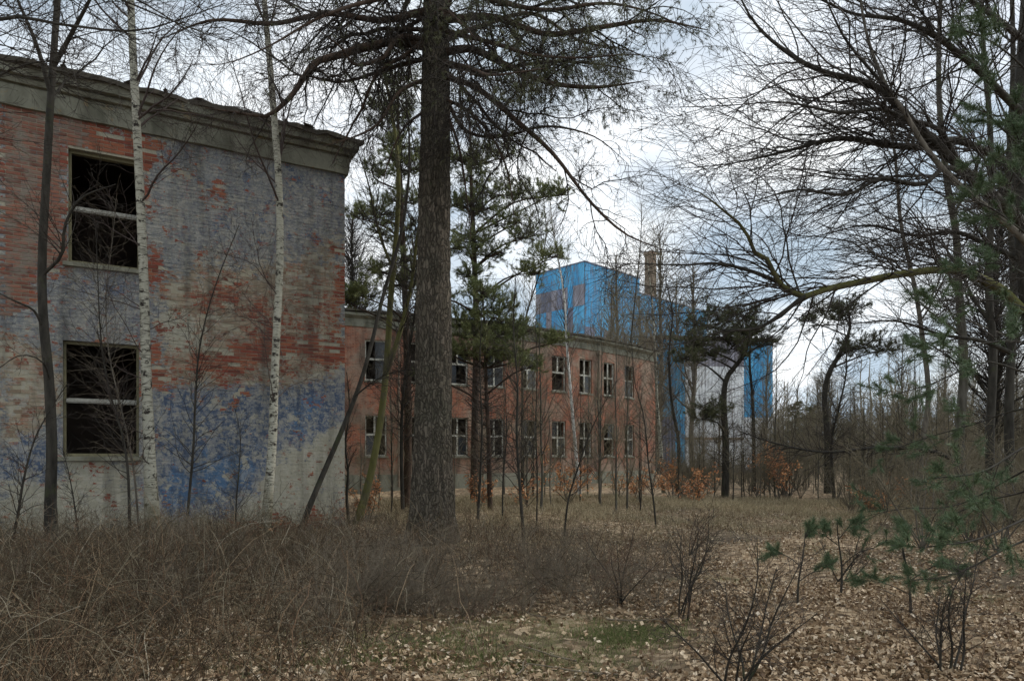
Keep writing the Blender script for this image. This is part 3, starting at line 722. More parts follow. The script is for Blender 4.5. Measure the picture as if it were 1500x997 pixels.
def leaves_mesh(name, P, g, size=.06, flat=.5):
    """curled leaf: 4 triangles folded along the mid rib, uneven"""
    N = len(P); d = g.normal(size=(N, 3)); d[:, 2] *= flat; d = nrm3(d); up = g.normal(0, 1 - flat * .8, (N, 3)) + np.array([0, 0, .8]); s = nrm3(np.cross(d, up)); u = nrm3(np.cross(s, d))
    L = size * g.uniform(.6, 1.25, (N, 1)); w = L * g.uniform(.28, .42, (N, 1)); c = L * g.uniform(-.05, .35, (N, 1))
    v = np.stack([P - d * L * .5, P + s * w - d * L * .08 + u * c, P + u * c * .1, P - s * w + d * L * .06 + u * c, P + d * L * .5 + u * c * .5], 1)
    F = (np.arange(N)[:, None, None] * 5 + np.array([(0, 1, 2), (0, 2, 3), (1, 4, 2), (2, 4, 3)])[None]).reshape(-1, 3)
    return mesh_np(name, v.reshape(-1, 3), F3=F, attrs={'rnd': ('POINT', np.repeat(g.random(N), 5))})

def tree(name, label, cat, trunk, limbs, levels, bark='grey_bark', limbmat=None, twig='twig_dark', seed=1, group=None, sides=12, foliage=None, limb_sides=7, grow_limbs=None, flare=True, tree_kind=None):
    """trunk (P,R) spine; limbs list of spines; levels: list of grow kwargs (first from limbs+trunk)"""
    g = np.random.default_rng(seed); base = trunk[0][0, 0].copy()
    e = empty(name, tuple(base)); tag(e, label, cat, group)
    P, Rr = trunk
    child('trunk', tube_mesh('trunk', [(P, Rr)], sides), M[bark], e)
    L = list(limbs)
    if grow_limbs:
        for kw in (grow_limbs if isinstance(grow_limbs, list) else [grow_limbs]):
            gp = grow([trunk], g=g, **kw); L += [(gp[0][i:i + 1], gp[1][i:i + 1]) for i in range(len(gp[0]))]
    for l in L: child('limb', tube_mesh('limb', [l], limb_sides), M[limbmat or bark], e)
    prev = L if L else [trunk]; tw = []
    allb = list(prev)
    for kw in levels:
        kw = dict(kw); src = allb if kw.pop('all', False) else prev
        nx_ = grow(src, g=g, **kw); tw.append(nx_); prev = [nx_]; allb.append(nx_)
    if tw:
        me = tube_mesh('twigs', tw[:1], 5) if False else tube_mesh('twigs', tw, 3); o = child('twigs', me, M[twig], e); tag(o, kind='stuff')
    if foliage:
        kind, n, kw, mat = foliage[:4]; src = [tw[-1]] if len(foliage) < 5 else [tw[i] for i in foliage[4]]
        if kind == 'needles':
            pp, tt = along(src, n, g, .35, 1.0); me = tuft_mesh('needles', pp, tt, g, **kw)
        else:
            pp, tt = along(src, n, g, .3, 1.0); me = leaves_mesh('leaves', pp, g, **kw)
        o = child(kind if kind == 'needles' else 'leaves', me, M[mat], e); tag(o, kind='stuff')
    return e, L, tw

#TREES
# ------------------------------------------------------------------ big pine in the middle
PD = 13.2
tr = spine([(634, 812, PD), (634, 770, PD), (634, 640, PD), (635, 480, PD), (636, 300, PD), (638, 120, PD), (639, -60, PD), (636, -330, PD + .1), (640, -600, PD + .2)], [.43, .37, .335, .312, .285, .25, .225, .20, .16, .12], 60)
pl = [
    ([(628, 70, PD), (590, 62, 13.0), (545, 66, 12.7), (500, 80, 12.4), (462, 92, 12.1), (440, 122, 11.9), (420, 148, 11.7), (390, 170, 11.5), (350, 165, 11.3), (300, 158, 11.1)], [.085, .075, .07, .055, .045, .028, .015]),
    ([(628, 60, PD), (585, 55, 12.8), (560, 85, 12.4), (520, 95, 12.1), (500, 70, 11.8), (460, 40, 11.4)], [.06, .045, .03, .012]),
    ([(626, 15, PD), (560, 30, 12.9), (480, 20, 12.5), (400, 35, 12.1), (310, 30, 11.8), (230, 60, 11.5)], [.07, .05, .035, .015]),
    ([(626, 115, PD), (585, 135, 12.6), (555, 180, 12.2), (520, 200, 11.9), (470, 215, 11.6)], [.045, .03, .02, .008]),
    ([(645, 78, PD), (690, 72, 12.9), (740, 95, 12.6), (800, 120, 12.3), (870, 128, 12.0), (950, 118, 11.8)], [.08, .065, .05, .035, .012]),
    ([(645, 110, PD), (700, 130, 12.7), (760, 180, 12.3), (810, 225, 12.0), (860, 290, 11.8), (903, 333, 11.7), (935, 352, 11.6), (990, 372, 11.5)], [.055, .05, .042, .03, .022, .01]),
    ([(645, 30, PD), (720, 25, 12.8), (800, 50, 12.4), (880, 40, 12.0), (960, 30, 11.7), (1040, 45, 11.5)], [.075, .055, .04, .015]),
    ([(645, 140, PD), (700, 175, 12.5), (740, 240, 12.2), (755, 330, 12.0)], [.035, .025, .018, .007]),
    ([(648, 60, PD), (700, 40, 13.6), (780, 20, 14.2), (850, 60, 14.6), (930, 75, 15)], [.06, .045, .03, .012]),
    ([(648, 130, PD), (680, 190, 13.2), (735, 200, 13), (800, 185, 12.8), (870, 200, 12.6), (920, 240, 12.5)], [.04, .03, .02, .008]),
    ([(625, 160, PD), (590, 190, 12.8), (565, 250, 12.5), (560, 300, 12.4)], [.03, .02, .012, .006]),
    ([(648, 150, PD), (672, 215, 12.9), (685, 300, 12.8), (690, 350, 12.7)], [.035, .025, .015, .007]),
    ([(640, -60, PD), (720, -40, 12.6), (820, -10, 12.2), (920, -30, 11.8), (1020, -10, 11.5)], [.07, .05, .035, .012]),
    ([(636, -50, PD), (540, -30, 12.6), (430, -20, 12.1), (330, -40, 11.7)], [.07, .05, .03, .012]),
    ([(648, -20, PD), (720, 0, 12.6), (800, 15, 12.2), (890, 5, 11.8), (970, 25, 11.5), (1030, 60, 11.3)], [.07, .05, .04, .028, .015, .008]),
    ([(648, 95, PD), (720, 105, 13.4), (800, 90, 13.6), (880, 95, 13.7), (960, 110, 13.8)], [.05, .04, .03, .018, .008]),
    ([(648, 45, PD), (710, 60, 12.2), (780, 80, 11.5), (850, 85, 11), (930, 80, 10.6), (1000, 95, 10.4)], [.05, .04, .03, .02, .012, .006]),
    ([(626, 85, PD), (570, 100, 13.6), (500, 120, 13.9), (430, 110, 14.2), (340, 125, 14.5)], [.05, .035, .025, .012, .006]),
    ([(626, -10, PD), (550, 0, 12.2), (470, 25, 11.4), (390, 70, 10.8), (320, 95, 10.4), (240, 90, 10.1)], [.055, .045, .03, .018, .009, .005]),
    ([(648, 90, PD), (690, 100, 11.8), (720, 110, 10.6), (800, 100, 9.6)], [.05, .035, .022, .01]),
]
limbs = [spine(p, r[:-1] + [r[-1] * .4], 22) for p, r in pl]
big, L_, T_ = tree('pine_tree', 'tall old pine with thick furrowed trunk standing before both brick buildings', 'tree', tr, limbs,
    [dict(n=560, t0=.06, ang=55, angv=20, ratio=.45, lmin=.5, lmax=2.4, K=9, wig=.25, grav=-.09, rr=.5, rmin=.006, rmax=.024, flat=.1),
     dict(n=5200, t0=.12, ang=48, ratio=.5, lmin=.25, lmax=1.2, K=6, wig=.25, grav=-.07, rr=.6, rmin=.0042, rmax=.010),
     dict(n=17000, t0=.1, ang=45, ratio=.5, lmin=.12, lmax=.55, K=4, wig=.28, grav=-.02, rr=.7, rmin=.003)],
    bark='pine_bark', limbmat='pine_limb', seed=11, limb_sides=8,
    grow_limbs=[dict(n=16, t0=.72, t1=.97, ang=75, ratio=.25, lmin=2.0, lmax=4.5, K=12, wig=.15, grav=.03, rr=.35, rmax=.07, flat=.2), dict(n=16, t0=.50, t1=.66, ang=80, ratio=.25, lmin=1.6, lmax=3.8, K=12, wig=.2, grav=-.04, rr=.2, rmax=.045, flat=.2, drift=(.05, -.02, 0))])
# real bark relief on the trunk: dense shell with plates and furrows
tk = [k for k in KIDS[big.name] if k.name.startswith('trunk')][0]
Pq, Rq = tr; K2, S2 = 420, 110
Pn, Rn = spline(Pq[0], Rq[0], K2); zz0 = np.linspace(0, 1, K2)
th = np.arange(S2) * 2 * math.pi / S2
V = np.zeros((K2, S2, 3)); hgt = np.linalg.norm(Pn - Pn[0], axis=1)
for i in range(K2):
    for j in range(S2):
        c, s_ = math.cos(th[j]), math.sin(th[j]); r0 = Rn[i]
        q = Vector((c * 3.2, s_ * 3.2, hgt[i] * 1.15))
        w = mnoise.noise(q * 1.1) * .6
        f = mnoise.voronoi(Vector((c * 3.4 + w, s_ * 3.4 + w, hgt[i] * 1.35)), distance_metric='DISTANCE', exponent=2)[0]
        ridge = min((f[1] - f[0]) * 3.0, 1.0)
        fl_ = 1 + .42 * math.exp(-hgt[i] * 2.0) * (1 + .6 * math.cos(5 * th[j] + 1))
        amp = .03 if hgt[i] < 9 else .015
        r = r0 * fl_ + amp * (ridge - .7) + .010 * mnoise.noise(q * 5) + .03 * mnoise.noise(q * .5)
        V[i, j] = Pn[i] + np.array([c * r, s_ * r, 0])
base = np.arange(K2 - 1)[:, None] * S2; j = np.arange(S2)[None]; j2 = (j + 1) % S2
F = np.stack([base + j, base + j2, base + S2 + j2, base + S2 + j], -1).reshape(-1, 4)
me = mesh_np('trunk', V.reshape(-1, 3) - np.array(big.location), F4=F, smooth=True); me.materials.append(M['pine_plates']); tk.data = me
g_ = np.random.default_rng(5)
# needle tufts towards the ends of the upper right boughs
lastT = T_[-1]; ends = lastT[0][:, -1]; px = 750 + ends[:, 0] / ends[:, 1] * FPX; py = HOR - (ends[:, 2] - EYE) / ends[:, 1] * FPX
keep = ((px > 720) & (py < 150) & (g_.random(len(px)) < .95)) | ((px > 760) & (py < 210) & (g_.random(len(px)) < .5)) | (g_.random(len(px)) < .10) | (py < -20) | ((px > 620) & (py < 60))
P_, T2 = along([(lastT[0][keep], lastT[1][keep])], 9000, g_, .4, 1.0)
o = child('needles', tuft_mesh('needles', P_, T2, g_, n=11, ln=.075, w=.0035), M['needles_dark'], big); tag(o, kind='stuff')

# ------------------------------------------------------------------ birches before the left facade
tr = spine([(226, 830, 12.3), (222, 740, 12.3), (218, 640, 12.3), (214, 540, 12.3), (211, 420, 12.3), (206, 300, 12.3), (199, 160, 12.3), (193, 40, 12.3), (188, -120, 12.2), (182, -380, 12)], [.17, .105, .086, .078, .073, .068, .062, .054, .04, .02], 46)
tree('birch_tree', 'birch with white trunk growing close beside the window openings of the painted wall', 'tree', tr, [],
     [dict(n=500, all=True, t0=.15, ang=55, ratio=.6, lmin=.25, lmax=1.1, K=7, wig=.18, grav=.02, rr=.3, rmin=.0035, rmax=.008), dict(n=1300, ang=40, ratio=.5, K=5, lmin=.15, lmax=.6, wig=.2, grav=-.08, rmin=.0028)],
     bark='birch_bark', limbmat='twig_birch', twig='twig_birch', seed=21,
     grow_limbs=[dict(n=20, t0=.45, t1=.98, ang=42, ratio=.2, lmin=1.2, lmax=2.6, K=10, wig=.1, grav=.02, rr=.4, rmax=.022), dict(n=9, t0=.10, t1=.4, ang=60, ratio=.12, lmin=.7, lmax=1.6, K=9, wig=.16, grav=.02, rr=.2, rmax=.010)])
tr = spine([(386, 820, 13.2), (392, 740, 13.2), (399, 650, 13.2), (402, 560, 13.2), (406, 470, 13.2), (410, 380, 13.2), (409, 280, 13.2), (403, 190, 13.2), (395, 90, 13.2), (386, -20, 13.1), (380, -200, 13), (376, -400, 12.9)], [.12, .088, .08, .074, .07, .067, .064, .055, .045, .036, .028, .015], 46)
tree('birch_tree', 'slender birch with dark flecked white trunk before the blue patch of the painted wall', 'tree', tr, [],
     [dict(n=600, all=True, t0=.15, ang=55, ratio=.6, lmin=.25, lmax=1.1, K=7, wig=.18, grav=.02, rr=.3, rmin=.0035, rmax=.008), dict(n=1500, ang=40, ratio=.5, K=5, lmin=.15, lmax=.6, wig=.2, grav=-.08, rmin=.0028)],
     bark='birch_bark', limbmat='twig_birch', twig='twig_birch', seed=22,
     grow_limbs=[dict(n=22, t0=.42, t1=.98, ang=42, ratio=.2, lmin=1.2, lmax=2.8, K=10, wig=.1, grav=.02, rr=.4, rmax=.022), dict(n=9, t0=.10, t1=.4, ang=60, ratio=.12, lmin=.7, lmax=1.7, K=9, wig=.16, grav=.02, rr=.2, rmax=.010)])
# dark tree at the left
tr = spine([(78, 835, 10.6), (74, 740, 10.6), (76, 660, 10.6), (72, 560, 10.6), (63, 460, 10.6), (62, 370, 10.6), (68, 260, 10.6), (74, 150, 10.6), (80, 60, 10.6), (88, -60, 10.6), (96, -260, 10.6), (100, -420, 10.5)], [.11, .078, .07, .064, .058, .054, .049, .043, .036, .027, .012], 40)
tree('bare_tree', 'bare tree with dark olive trunk standing left of the window openings', 'tree', tr,
     [spine([(64, 484, 10.6), (50, 455, 10.4), (20, 440, 10.1), (-20, 420, 9.9)], [.022, .016, .006], 10), spine([(61, 404, 10.6), (78, 388, 10.55), (92, 370, 10.5), (95, 330, 10.4), (120, 290, 10.3), (170, 270, 10.1)], [.028, .02, .008], 12),
      spine([(75, 140, 10.6), (55, 70, 10.4), (30, 10, 10.2), (0, -60, 10)], [.04, .025, .012], 10), spine([(78, 98, 10.6), (110, 40, 10.4), (140, -20, 10.2), (150, -80, 10.1)], [.04, .025, .012], 10),
      spine([(74, 560, 10.6), (62, 530, 10.3), (30, 520, 10.0), (-10, 545, 9.7)], [.016, .01, .004], 10)],
     [dict(n=200, all=True, t0=.1, ang=48, ratio=.55, lmin=.3, lmax=1.3, K=7, wig=.16, grav=.03, rr=.4, rmin=.004, rmax=.012), dict(n=1100, ang=42, ratio=.5, K=5, lmin=.15, lmax=.6, wig=.2, grav=.0, rmin=.003)],
     bark='dark_bark', twig='twig_dark', seed=23, grow_limbs=[dict(n=14, t0=.55, t1=.97, ang=48, ratio=.2, lmin=1.0, lmax=2.2, K=9, wig=.14, grav=.03, rr=.45, rmax=.03)])

# tree beyond the left edge whose boughs reach into the top left corner
tr = spine([(-260, 850, 8.5), (-255, 700, 8.5), (-250, 500, 8.5), (-240, 300, 8.5), (-235, 100, 8.5), (-230, -100, 8.5), (-220, -350, 8.5)], [.22, .18, .16, .14, .11, .07, .03], 24)
tree('bare_tree', 'bare tree outside the left edge sending dark boughs into the top left corner', 'tree', tr,
     [spine([(-240, 210, 8.5), (-120, 90, 8.3), (0, 28, 8.0), (90, 36, 7.8), (190, 46, 7.6), (260, 30, 7.5), (330, 5, 7.4)], [.05, .04, .026, .02, .014, .009, .004], 20),
      spine([(-240, 120, 8.5), (-130, -20, 8.3), (0, -30, 8.2), (120, -20, 8.1), (250, 30, 8.0), (330, 60, 7.9)], [.05, .04, .03, .02, .01, .004], 20),
      spine([(-240, 260, 8.5), (-120, 180, 8.6), (-20, 120, 8.7), (60, 90, 8.8), (140, 100, 8.9)], [.04, .03, .02, .01, .004], 18),
      spine([(-235, 0, 8.5), (-100, -60, 9), (50, -40, 9.5), (180, -10, 10), (300, 60, 10.4)], [.05, .04, .03, .015, .005], 18)],
     [dict(n=170, all=True, t0=.25, ang=45, ratio=.45, lmin=.4, lmax=1.6, K=8, wig=.18, rr=.4, rmin=.004, rmax=.012, drift=(.04, 0, 0)), dict(n=900, ang=42, ratio=.5, K=5, lmin=.15, lmax=.8, wig=.2, rmin=.003), dict(n=1800, ang=42, ratio=.5, K=4, lmin=.1, lmax=.4, wig=.2, rmin=.0024)],
     bark='dark_bark', twig='twig_dark', seed=24)
# ------------------------------------------------------------------ mossy leaning trees left of the pine
tr = spine([(436, 790, 14.6), (452, 745, 14.6), (475, 690, 14.8), (503, 625, 15), (528, 560, 15.2), (545, 500, 15.4), (562, 430, 15.6), (590, 330, 15.8), (600, 220, 16), (590, 100, 16)], [.07, .06, .054, .048, .044, .04, .036, .03, .02, .01], 30)
tree('leaning_tree', 'thin bare trunk leaning to the right across the corner of the painted building', 'tree', tr, [spine([(520, 580, 15.1), (545, 560, 15), (575, 545, 14.9), (620, 540, 14.8)], [.02, .012, .005], 9)],
     [dict(n=120, all=True, t0=.15, ang=50, ratio=.5, lmin=.3, lmax=1.3, K=7, wig=.18, grav=.02, rr=.4, rmin=.004, rmax=.012), dict(n=500, ang=42, ratio=.5, K=5, lmin=.15, lmax=.6, wig=.2, rmin=.003)], bark='dark_bark', seed=31)
tr = spine([(520, 775, 16.5), (538, 715, 16.5), (552, 650, 16.5), (562, 580, 16.5), (568, 510, 16.5), (572, 440, 16.5), (580, 350, 16.5), (584, 270, 16.5), (578, 190, 16.6), (560, 90, 16.6)], [.11, .088, .082, .077, .073, .068, .06, .05, .04, .018], 30)
tree('mossy_tree', 'slender tree with yellow-green mossy trunk just left of the big pine', 'tree', tr,
     [spine([(566, 545, 16.5), (585, 490, 16.4), (602, 420, 16.3), (612, 340, 16.2), (625, 260, 16.1)], [.065, .055, .045, .03, .015], 14), spine([(578, 400, 16.5), (555, 340, 16.4), (540, 270, 16.3), (520, 210, 16.2)], [.04, .03, .018, .008], 12)],
     [dict(n=160, all=True, t0=.2, ang=50, ratio=.5, lmin=.3, lmax=1.4, K=7, wig=.18, grav=.02, rr=.4, rmin=.004, rmax=.012), dict(n=900, ang=42, ratio=.5, K=5, lmin=.15, lmax=.7, wig=.2, rmin=.003)], bark='moss_bark', seed=32)

# ------------------------------------------------------------------ pines with cloud-like foliage
def cloud_pine(label, trunk, clouds, seed, mat='needles', bark='pine_limb', D=24, ntuft=16, ln=.11, w=.006, dens=1.0, name='pine_tree', twigs=300):
    """clouds: (px,py,D,radius_m). each cloud on its own limb from the trunk"""
    g = np.random.default_rng(seed); tP, tR = trunk; clouds = [(a, b, c, r * 1.35) for (a, b, c, r) in clouds]
    e = empty(name, tuple(tP[0, 0])); tag(e, label, 'tree')
    child('trunk', tube_mesh('trunk', [trunk], 10), M[bark], e)
    tips = []; PT, TT = [], []
    for (cx, cy, cD, r) in clouds:
        c = at(cx, cy, cD); zs = tP[0, :, 2]; i = int(np.argmin(np.abs(zs - (c[2] - .35 * np.hypot(c[0] - tP[0, :, 0], c[1] - tP[0, :, 1])))))
        i = min(i, len(zs) - 2); a = tP[0, i]; m = (a + c) / 2 + g.normal(0, .15, 3) + np.array([0, 0, .12])
        l = spline([a, m, c], [max(tR[0, i] * .5, .03), .03, .015], 9); l = (l[0][None], l[1][None])
        child('limb', tube_mesh('limb', [l], 5), M[bark], e)
        n = int(22 * dens * (r / .8) ** 1.6) + 6
        out_ = nrm3((c - a)[None] * np.array([[1, 1, .2]]))[0]
        d = nrm3(g.normal(size=(n, 3)) * np.array([1, 1, .28]) + np.array([0, 0, .12])); ln_ = r * g.uniform(.5, 1.0, n); P = np.empty((n, 6, 3))
        P[:, 0] = c - out_ * g.uniform(0, r * .8, (n, 1)); dd = d
        for k in range(1, 6): dd = nrm3(dd + g.normal(0, .15, (n, 3)) + np.array([0, 0, .10])); P[:, k] = P[:, k - 1] + dd * (ln_ / 5)[:, None]
        Rr = np.linspace(.012, .005, 6)[None].repeat(n, 0); tips.append((P, Rr))
        ch = grow([(P, Rr)], n * 5, g, t0=.3, ang=45, ratio=.5, lmin=.15, lmax=.5, K=4, wig=.2, grav=.12, rmin=.003); tips.append(ch)
        p_, t_ = along([(P, Rr), ch], int(n * 11), g, .45, 1.0); PT.append(p_); TT.append(nrm3(t_ + np.array([0, 0, .35])))
    # bare dead twigs on trunk
    if twigs:
        tips.append(grow([trunk], twigs, g, t0=.15, t1=.98, ang=70, ratio=.2, lmin=.4, lmax=1.6, K=6, wig=.2, rr=.2, rmin=.004, rmax=.012)); tips.append(grow([tips[-1]], twigs * 3, g, ang=45, ratio=.4, K=4, lmin=.1, lmax=.5, rmin=.003))
    o = child('twigs', tube_mesh('twigs', tips, 3), M['twig_dark'], e); tag(o, kind='stuff')
    o = child('needles', tuft_mesh('needles', np.concatenate(PT), np.concatenate(TT), g, n=ntuft, ln=ln, w=w), M[mat], e); tag(o, kind='stuff')
    return e
tr = spine([(596, 742, 22), (598, 600, 22), (594, 450, 22), (588, 300, 22), (584, 200, 22), (582, 120, 22)], [.13, .12, .11, .09, .06, .03], 24)
cloud_pine('pine with olive needle clumps showing left of the big pine trunk', tr,
    [(580 + (a - 580) * 1.2, b, c, d) for (a, b, c, d) in [(545, 312, 22, .7), (530, 318, 21.5, .5), (570, 345, 22, .6), (600, 300, 22.5, .6), (575, 235, 22, .7), (550, 250, 21.5, .45), (598, 215, 22, .6), (560, 185, 22, .6), (545, 395, 21.5, .6), (575, 420, 22, .7), (530, 430, 21, .55), (600, 380, 21.5, .6), (610, 250, 22, .6), (515, 440, 21.5, .5), (590, 160, 22, .7), (575, 120, 22, .6)]], 41)
tr = spine([(694, 742, 24), (696, 600, 24), (698, 480, 24), (694, 360, 24), (690, 260, 24), (688, 170, 24)], [.14, .13, .12, .10, .07, .03], 24)
cloud_pine('pine with green needle clouds filling the gap right of the big pine trunk', tr,
    [(695 + (a - 695) * 1.28, b, c, d) for (a, b, c, d) in [(740, 285, 24, .8), (780, 288, 23.5, .7), (715, 305, 24, .8), (700, 270, 24.5, .6), (745, 325, 23.5, .8), (765, 345, 23.5, .7), (790, 375, 23, .65), (770, 400, 23, .55), (728, 370, 23.5, .7), (690, 345, 23, .7), (672, 360, 22.5, .6), (670, 300, 24, .6), (705, 240, 24, .7), (735, 230, 24.5, .6), (675, 235, 24, .6), (690, 400, 23, .6), (800, 285, 23, .5)]], 42)
tr = spine([(718, 745, 20), (716, 650, 20), (712, 560, 20), (710, 480, 20), (706, 430, 20)], [.08, .07, .06, .045, .02], 18)
cloud_pine('short dark green pine hiding the roof edge of the far brick building', tr,
    [(712 + (a - 712) * 1.35, b + ((a * 7 + b * 3) % 17 - 8), c, d) for (a, b, c, d) in [(700, 455, 20, .7), (730, 470, 19.5, .7), (670, 470, 20, .6), (695, 490, 19.5, .7), (740, 495, 19.5, .6), (715, 515, 19, .6), (675, 510, 19.5, .6), (760, 480, 20, .5), (705, 430, 20, .5), (745, 525, 19.5, .5), (655, 500, 19, .5), (765, 540, 19, .4), (790, 500, 19.5, .4), (650, 440, 19.5, .5), (640, 540, 19, .4)]], 43, twigs=220)
tr = spine([(1062, 728, 27), (1063, 650, 27), (1060, 590, 27), (1064, 555, 27), (1078, 535, 27), (1092, 515, 27), (1100, 480, 27)], [.15, .14, .13, .12, .10, .08, .04], 24)
cloud_pine('crooked pine with flat dark crown before the blue and white annex', tr,
    [(1020, 478, 27, .8), (1050, 468, 27, .8), (1080, 462, 27.5, .7), (1045, 495, 26.5, .9), (1085, 490, 27, .8), (1112, 490, 27, .7), (1010, 505, 26.5, .7), (1070, 510, 26.5, .7), (1030, 520, 26.5, .6), (1035, 600, 26.5, .6), (1020, 612, 26.5, .5), (1130, 505, 27, .5), (1000, 525, 26, .5)], 44, mat='needles_dark', bark='dark_bark', twigs=160)
tr = spine([(1212, 735, 30), (1212, 640, 30), (1208, 580, 30), (1215, 545, 30), (1232, 515, 30), (1245, 480, 30), (1240, 440, 30)], [.16, .14, .13, .12, .10, .07, .03], 24)
cloud_pine('pine with S-bent trunk and sparse flat needle tufts beyond the clearing', tr,
    [(1195, 455, 30, .8), (1220, 468, 30, .7), (1250, 455, 30.5, .7), (1280, 508, 29.5, .9), (1305, 512, 29.5, .6), (1180, 470, 29.5, .5), (1255, 515, 29.5, .5)], 45, mat='needles_dark', bark='dark_bark', twigs=200)
tr = spine([(1175, 500, 60), (1176, 640, 60)][::-1], [.2, .08], 12)

# ------------------------------------------------------------------ oak sweeping in from the right
tr = spine([(1585, 830, 11), (1560, 700, 11), (1530, 560, 11), (1508, 440, 11), (1500, 330, 11), (1496, 220, 11), (1500, 100, 11), (1508, -40, 11), (1520, -260, 11)], [.22, .16, .15, .14, .13, .12, .10, .08, .04], 36)
ol = [
    ([(1500, 330, 11), (1470, 300, 10.6), (1425, 262, 10.2), (1390, 228, 9.9), (1345, 188, 9.6), (1300, 140, 9.3), (1265, 120, 9.1), (1215, 108, 8.9), (1165, 85, 8.7), (1110, 40, 8.5), (1080, -10, 8.4)], [.085, .08, .07, .065, .055, .045, .03, .018]),
    ([(1495, 250, 11), (1450, 225, 10.7), (1400, 205, 10.4), (1350, 215, 10.1), (1300, 212, 9.9), (1230, 203, 9.6), (1150, 222, 9.3), (1080, 238, 9.0)], [.06, .055, .05, .045, .03, .016]),
    ([(1497, 455, 11), (1460, 420, 10.8), (1400, 396, 10.4), (1330, 400, 10.0), (1250, 415, 9.6), (1205, 425, 9.4), (1175, 434, 9.2), (1148, 420, 9.1), (1133, 402, 9.0), (1130, 382, 9.0), (1108, 373, 8.9), (1090, 335, 8.8), (1062, 310, 8.7), (1030, 285, 8.6)], [.085, .075, .065, .055, .05, .048, .04, .03, .018]),
    ([(1178, 433, 9.2), (1150, 455, 9.1), (1110, 480, 9.0), (1060, 485, 8.9), (1010, 500, 8.8)], [.035, .025, .018, .007]),
    ([(1145, 415, 9.1), (1100, 397, 9.0), (1050, 386, 8.9), (1000, 388, 8.8), (930, 386, 8.7)], [.03, .022, .014, .006]),
    ([(1500, 170, 11), (1440, 110, 10.5), (1380, 60, 10.1), (1320, 30, 9.8), (1250, 20, 9.5), (1180, -10, 9.3)], [.06, .05, .04, .03, .015]),
    ([(1440, 280, 10.3), (1390, 245, 9.8), (1350, 270, 9.5), (1290, 262, 9.2), (1240, 285, 9.0), (1170, 278, 8.8), (1120, 290, 8.6), (1060, 310, 8.5)], [.04, .035, .028, .02, .008]),
    ([(1400, 230, 9.9), (1375, 190, 9.6), (1330, 175, 9.3), (1290, 160, 9.0), (1230, 165, 8.7), (1150, 150, 8.4), (1060, 155, 8.2)], [.035, .03, .022, .008]),
    ([(1495, 380, 11), (1450, 360, 11.3), (1400, 340, 11.5), (1340, 345, 11.8), (1270, 330, 12), (1200, 345, 12.2)], [.045, .035, .025, .01]),
    ([(1500, 60, 11), (1450, 20, 10.2), (1400, -10, 9.5), (1320, -30, 8.9)], [.05, .04, .03, .015]),
    ([(1330, 172, 9.4), (1290, 120, 9.0), (1240, 60, 8.6), (1210, 0, 8.3), (1180, -60, 8.1)], [.028, .022, .016, .008]),
    ([(1488, 520, 11), (1440, 500, 11), (1380, 490, 11.2), (1310, 470, 11.4), (1240, 475, 11.6)], [.04, .03, .02, .008]),
]
limbs = []
for p, r in ol:
    (x0, y0, d0), (x1, y1, d1) = p[-2:]
    limbs.append(spine(p + [(x1 + (x1 - x0) * .9, y1 + (y1 - y0) * .5, d1)], list(r) + [.0035], 34))
oak, L_, T_ = tree('oak_tree', 'bare oak at the right edge with long mossy boughs sweeping left over the clearing', 'tree', tr, limbs,
    [dict(n=560, t0=.1, ang=40, angv=14, ratio=.46, lmin=.6, lmax=2.6, K=11, wig=.17, rr=.42, rmin=.005, rmax=.015, drift=(-.09, 0, .0), flat=.1),
     dict(n=3000, t0=.1, ang=38, ratio=.5, lmin=.25, lmax=1.1, K=6, wig=.17, rr=.55, rmin=.0034, rmax=.009, drift=(-.04, 0, .01)),
     dict(n=8000, t0=.1, ang=38, ratio=.5, lmin=.12, lmax=.55, K=4, wig=.2, rr=.7, rmin=.0026)],
    bark='dark_bark', limbmat='dark_bark', seed=51, limb_sides=7, grow_limbs=[dict(n=8, t0=.75, t1=.98, ang=60, ratio=.25, lmin=1.5, lmax=3, K=12, wig=.15, grav=.03, rr=.35, rmax=.06)])
moss = L_[2]; [k for k in KIDS[oak.name] if k.name.startswith('limb')][2].data.materials[0] = M['moss_bark']
# pale sapling trunk leaning across the oak
tr = spine([(1620, 560, 8.8), (1560, 430, 8.8), (1500, 352, 8.8), (1440, 300, 8.8), (1395, 262, 8.9), (1355, 215, 9), (1325, 165, 9), (1300, 130, 9), (1272, 60, 9.1), (1255, -30, 9.2)], [.075, .06, .046, .042, .038, .034, .03, .025, .018, .01], 36)
